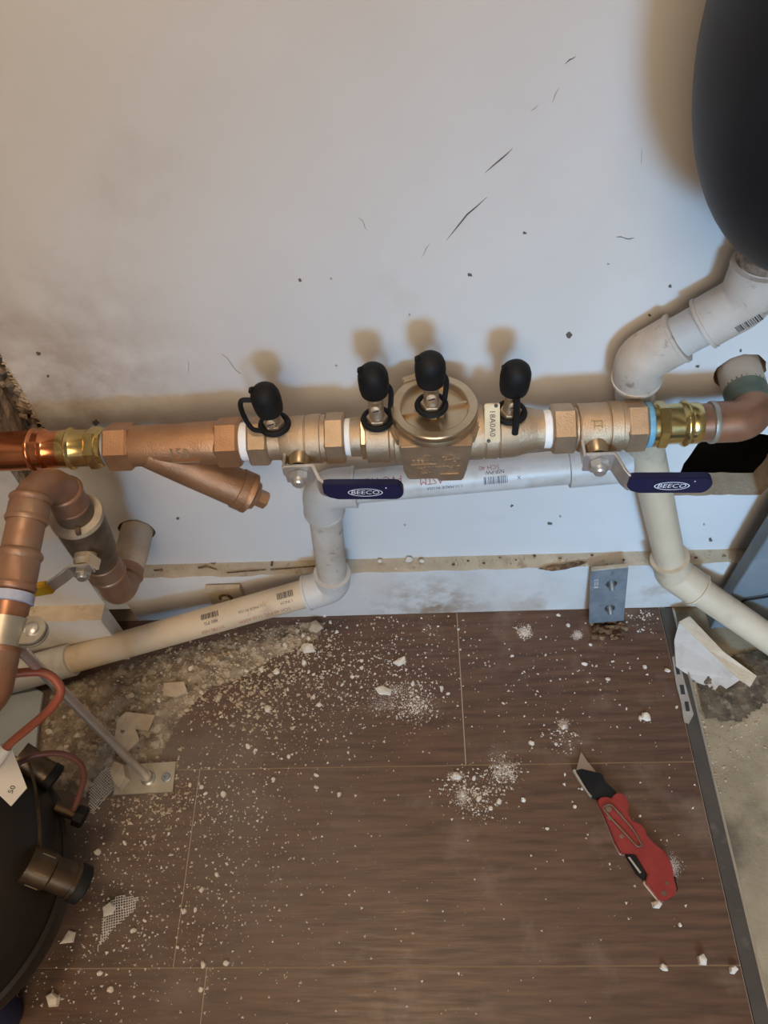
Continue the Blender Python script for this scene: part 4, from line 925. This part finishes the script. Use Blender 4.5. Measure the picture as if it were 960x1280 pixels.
# chips resting on the raw ledge
for i, (x, y, s, lab) in enumerate([(475, 702, 8, 'pale chip on the ledge nearest the drain elbow'), (511, 700, 12, 'largest white chip on the raw ledge'), (527, 702, 8, 'white chip right of the largest one on the ledge'), (495, 711, 4, 'tiny white crumb near the front of the ledge')]):
    poly = []; c = fl(x, y, LEDGE + .0006); sr = s * .0008 * .5
    for k in range(7):
        a = 6.2832 * k / 7; r = random.uniform(.7, 1.15) * sr; poly.append(c + V((r * math.cos(a), r * .7 * math.sin(a), 0)))
    tag(chip_obj('plaster_chip', poly, c, sr * 1.1, 'plaster'), lab, 'plaster chip', 'plaster chips on the ledge')

# countless crumbs
def crumbs(name, n, pick, mat, label, smin, smax):
    m = MB()
    for _ in range(n):
        x, y, z = pick(); s = smin + (smax - smin) * random.random() ** 2.5; a = random.uniform(0, 6.28); c = V((x, y, z))
        P_ = [c + V((s * random.uniform(.5, 1.1) * math.cos(a + k * 2.094), s * random.uniform(.5, 1.1) * math.sin(a + k * 2.094), 0)) for k in range(3)]
        m.add(P_ + [c + V((random.uniform(-.3, .3) * s, random.uniform(-.3, .3) * s, s * random.uniform(.5, 1)))], [(0, 1, 3), (1, 2, 3), (2, 0, 3), (2, 1, 0)])
    return tag(build(name, m, M[mat], smooth=0, origin=(0, -.3, 0)), label, 'crumbs', kind='stuff')
CL = [(500, 840, 60, 6), (520, 880, 20, 6), (630, 965, 16, 5), (580, 985, 25, 4), (600, 1000, 25, 4), (656, 790, 8, 2), (400, 830, 70, 8), (440, 870, 70, 4), (340, 900, 90, 5), (310, 1000, 80, 5), (180, 1070, 120, 8), (130, 1130, 120, 6), (230, 1180, 110, 5), (90, 1230, 80, 3), (540, 810, 90, 3), (650, 850, 80, 2), (750, 820, 80, 1.6), (800, 1000, 120, 1.3), (704, 920, 20, 1.4), (480, 1100, 260, 1.6), (640, 1180, 200, .9), (800, 770, 26, 1.6), (480, 790, 60, 2.5), (330, 1120, 120, 2.5), (250, 1010, 60, 3)]
WS = [c[3] for c in CL]
def pick_floor():
    while True:
        c = random.choices(CL, WS)[0]; p_ = fl(random.gauss(c[0], c[2] * .62), random.gauss(c[1], c[2] * .55))
        if -.9 < p_.x < .30 and -.62 < p_.y < -.022 and (p_.xy - V((-.48, -.357))).length > .10: return p_.x, p_.y, .0001
crumbs('plaster_crumbs', 6500, pick_floor, 'plaster', 'fine white plaster crumbs strewn over the dark laminate floor', .0004, .0025)
def pick_rub():
    while True:
        c = random.choice([(130, 900, 70), (220, 850, 60), (300, 830, 60), (370, 800, 40), (320, 870, 70), (180, 990, 60)]); p_ = fl(random.gauss(c[0], c[2] * .6), random.gauss(c[1], c[2] * .4))
        if -.46 < p_.x < .1 and -.32 < p_.y < -.03 and not (p_.x < -.36 and p_.y > -.08): return p_.x, p_.y, ground(p_.x, p_.y)
crumbs('tan_crumbs', 2600, pick_rub, 'plaster_tan', 'tan crumbs and grit in and around the rubble heap', .0010, .0042)
def pick_conc(): 
    p_ = fl(random.gauss(900, 40), random.gauss(900, 45))
    return (max(.324, p_.x), min(-.03, p_.y), -.0029)
crumbs('grit', 500, pick_conc, 'plaster_tan', 'brown and white grit on the concrete beside the strip', .0006, .0026)
def pick_ledge(): return random.uniform(-.36, .5), random.uniform(-.016, -.002), LEDGE - .0002
crumbs('ledge_crumbs', 420, pick_ledge, 'raw', 'crumbs of plaster along the raw ledge', .0006, .0022)
# powdery dust smears: thin scatter of very fine grains
SM = [(521, 884, 20, 22), (630, 963, 18, 16), (578, 996, 8, 12), (656, 790, 8, 7), (722, 794, 6, 5), (570, 970, 9, 5), (490, 862, 26, 10), (480, 880, 30, 14), (840, 1085, 10, 14), (704, 906, 6, 6)]
def pick_dust():
    c = random.choice(SM); p_ = fl(random.gauss(c[0], c[2] * .5), random.gauss(c[1], c[3] * .5)); return p_.x, p_.y, .0001
crumbs('plaster_powder', 11000, pick_dust, 'plaster', 'powdery white plaster smears near the plank joints', .00018, .0008)

# fibreglass joint tape scraps
def scrap(outline, ang, step, label, wav):
    P = [fl(x, y) for x, y in outline]; c = sum(P, V()) / len(P); m = MB(); rad = max((q - c).length for q in P)
    for fam in (0, 1):
        a = ang + fam * math.pi / 2; d = V((math.cos(a), math.sin(a), 0)); nn = V((-d.y, d.x, 0)); k = -rad
        while k < rad:
            run_ = []; s = -rad
            while s < rad:
                q = c + d * s + nn * k; 
                if inpoly(q.x, q.y, P): run_.append(q + V((0, 0, .0012 + .0008 * math.sin(q.x * wav) + .0006 * math.cos(q.y * wav) + .0003 * fam)))
                s += .003
            if len(run_) > 1: m.ribbon(run_, (0, 0, 1), .00035, .0007)
            k += step
    return tag(build('mesh_tape_scrap', m, M['fibre'], origin=c, smooth=0), label, 'mesh scrap')
scrap([(128, 1133), (150, 1118), (176, 1121), (170, 1138), (150, 1156), (130, 1178), (118, 1198), (127, 1165)], .2, .0026, 'scrap of white fibreglass mesh tape on the floor near pump', 300)
scrap([(112, 985), (125, 965), (140, 955), (146, 985), (128, 1000), (118, 1020), (110, 1010)], .9, .0024, 'tangle of mesh tape beside the pipe stand plate', 400)
poly = [fl(x, y, .0028) for x, y in [(128, 1134), (138, 1127), (145, 1133), (141, 1143), (130, 1146)]]
tag(chip_obj('plaster_chip', poly, sum(poly, V()) / 5, .0015, 'plaster'), 'pale plaster flake stuck on the mesh tape scrap', 'plaster chip')
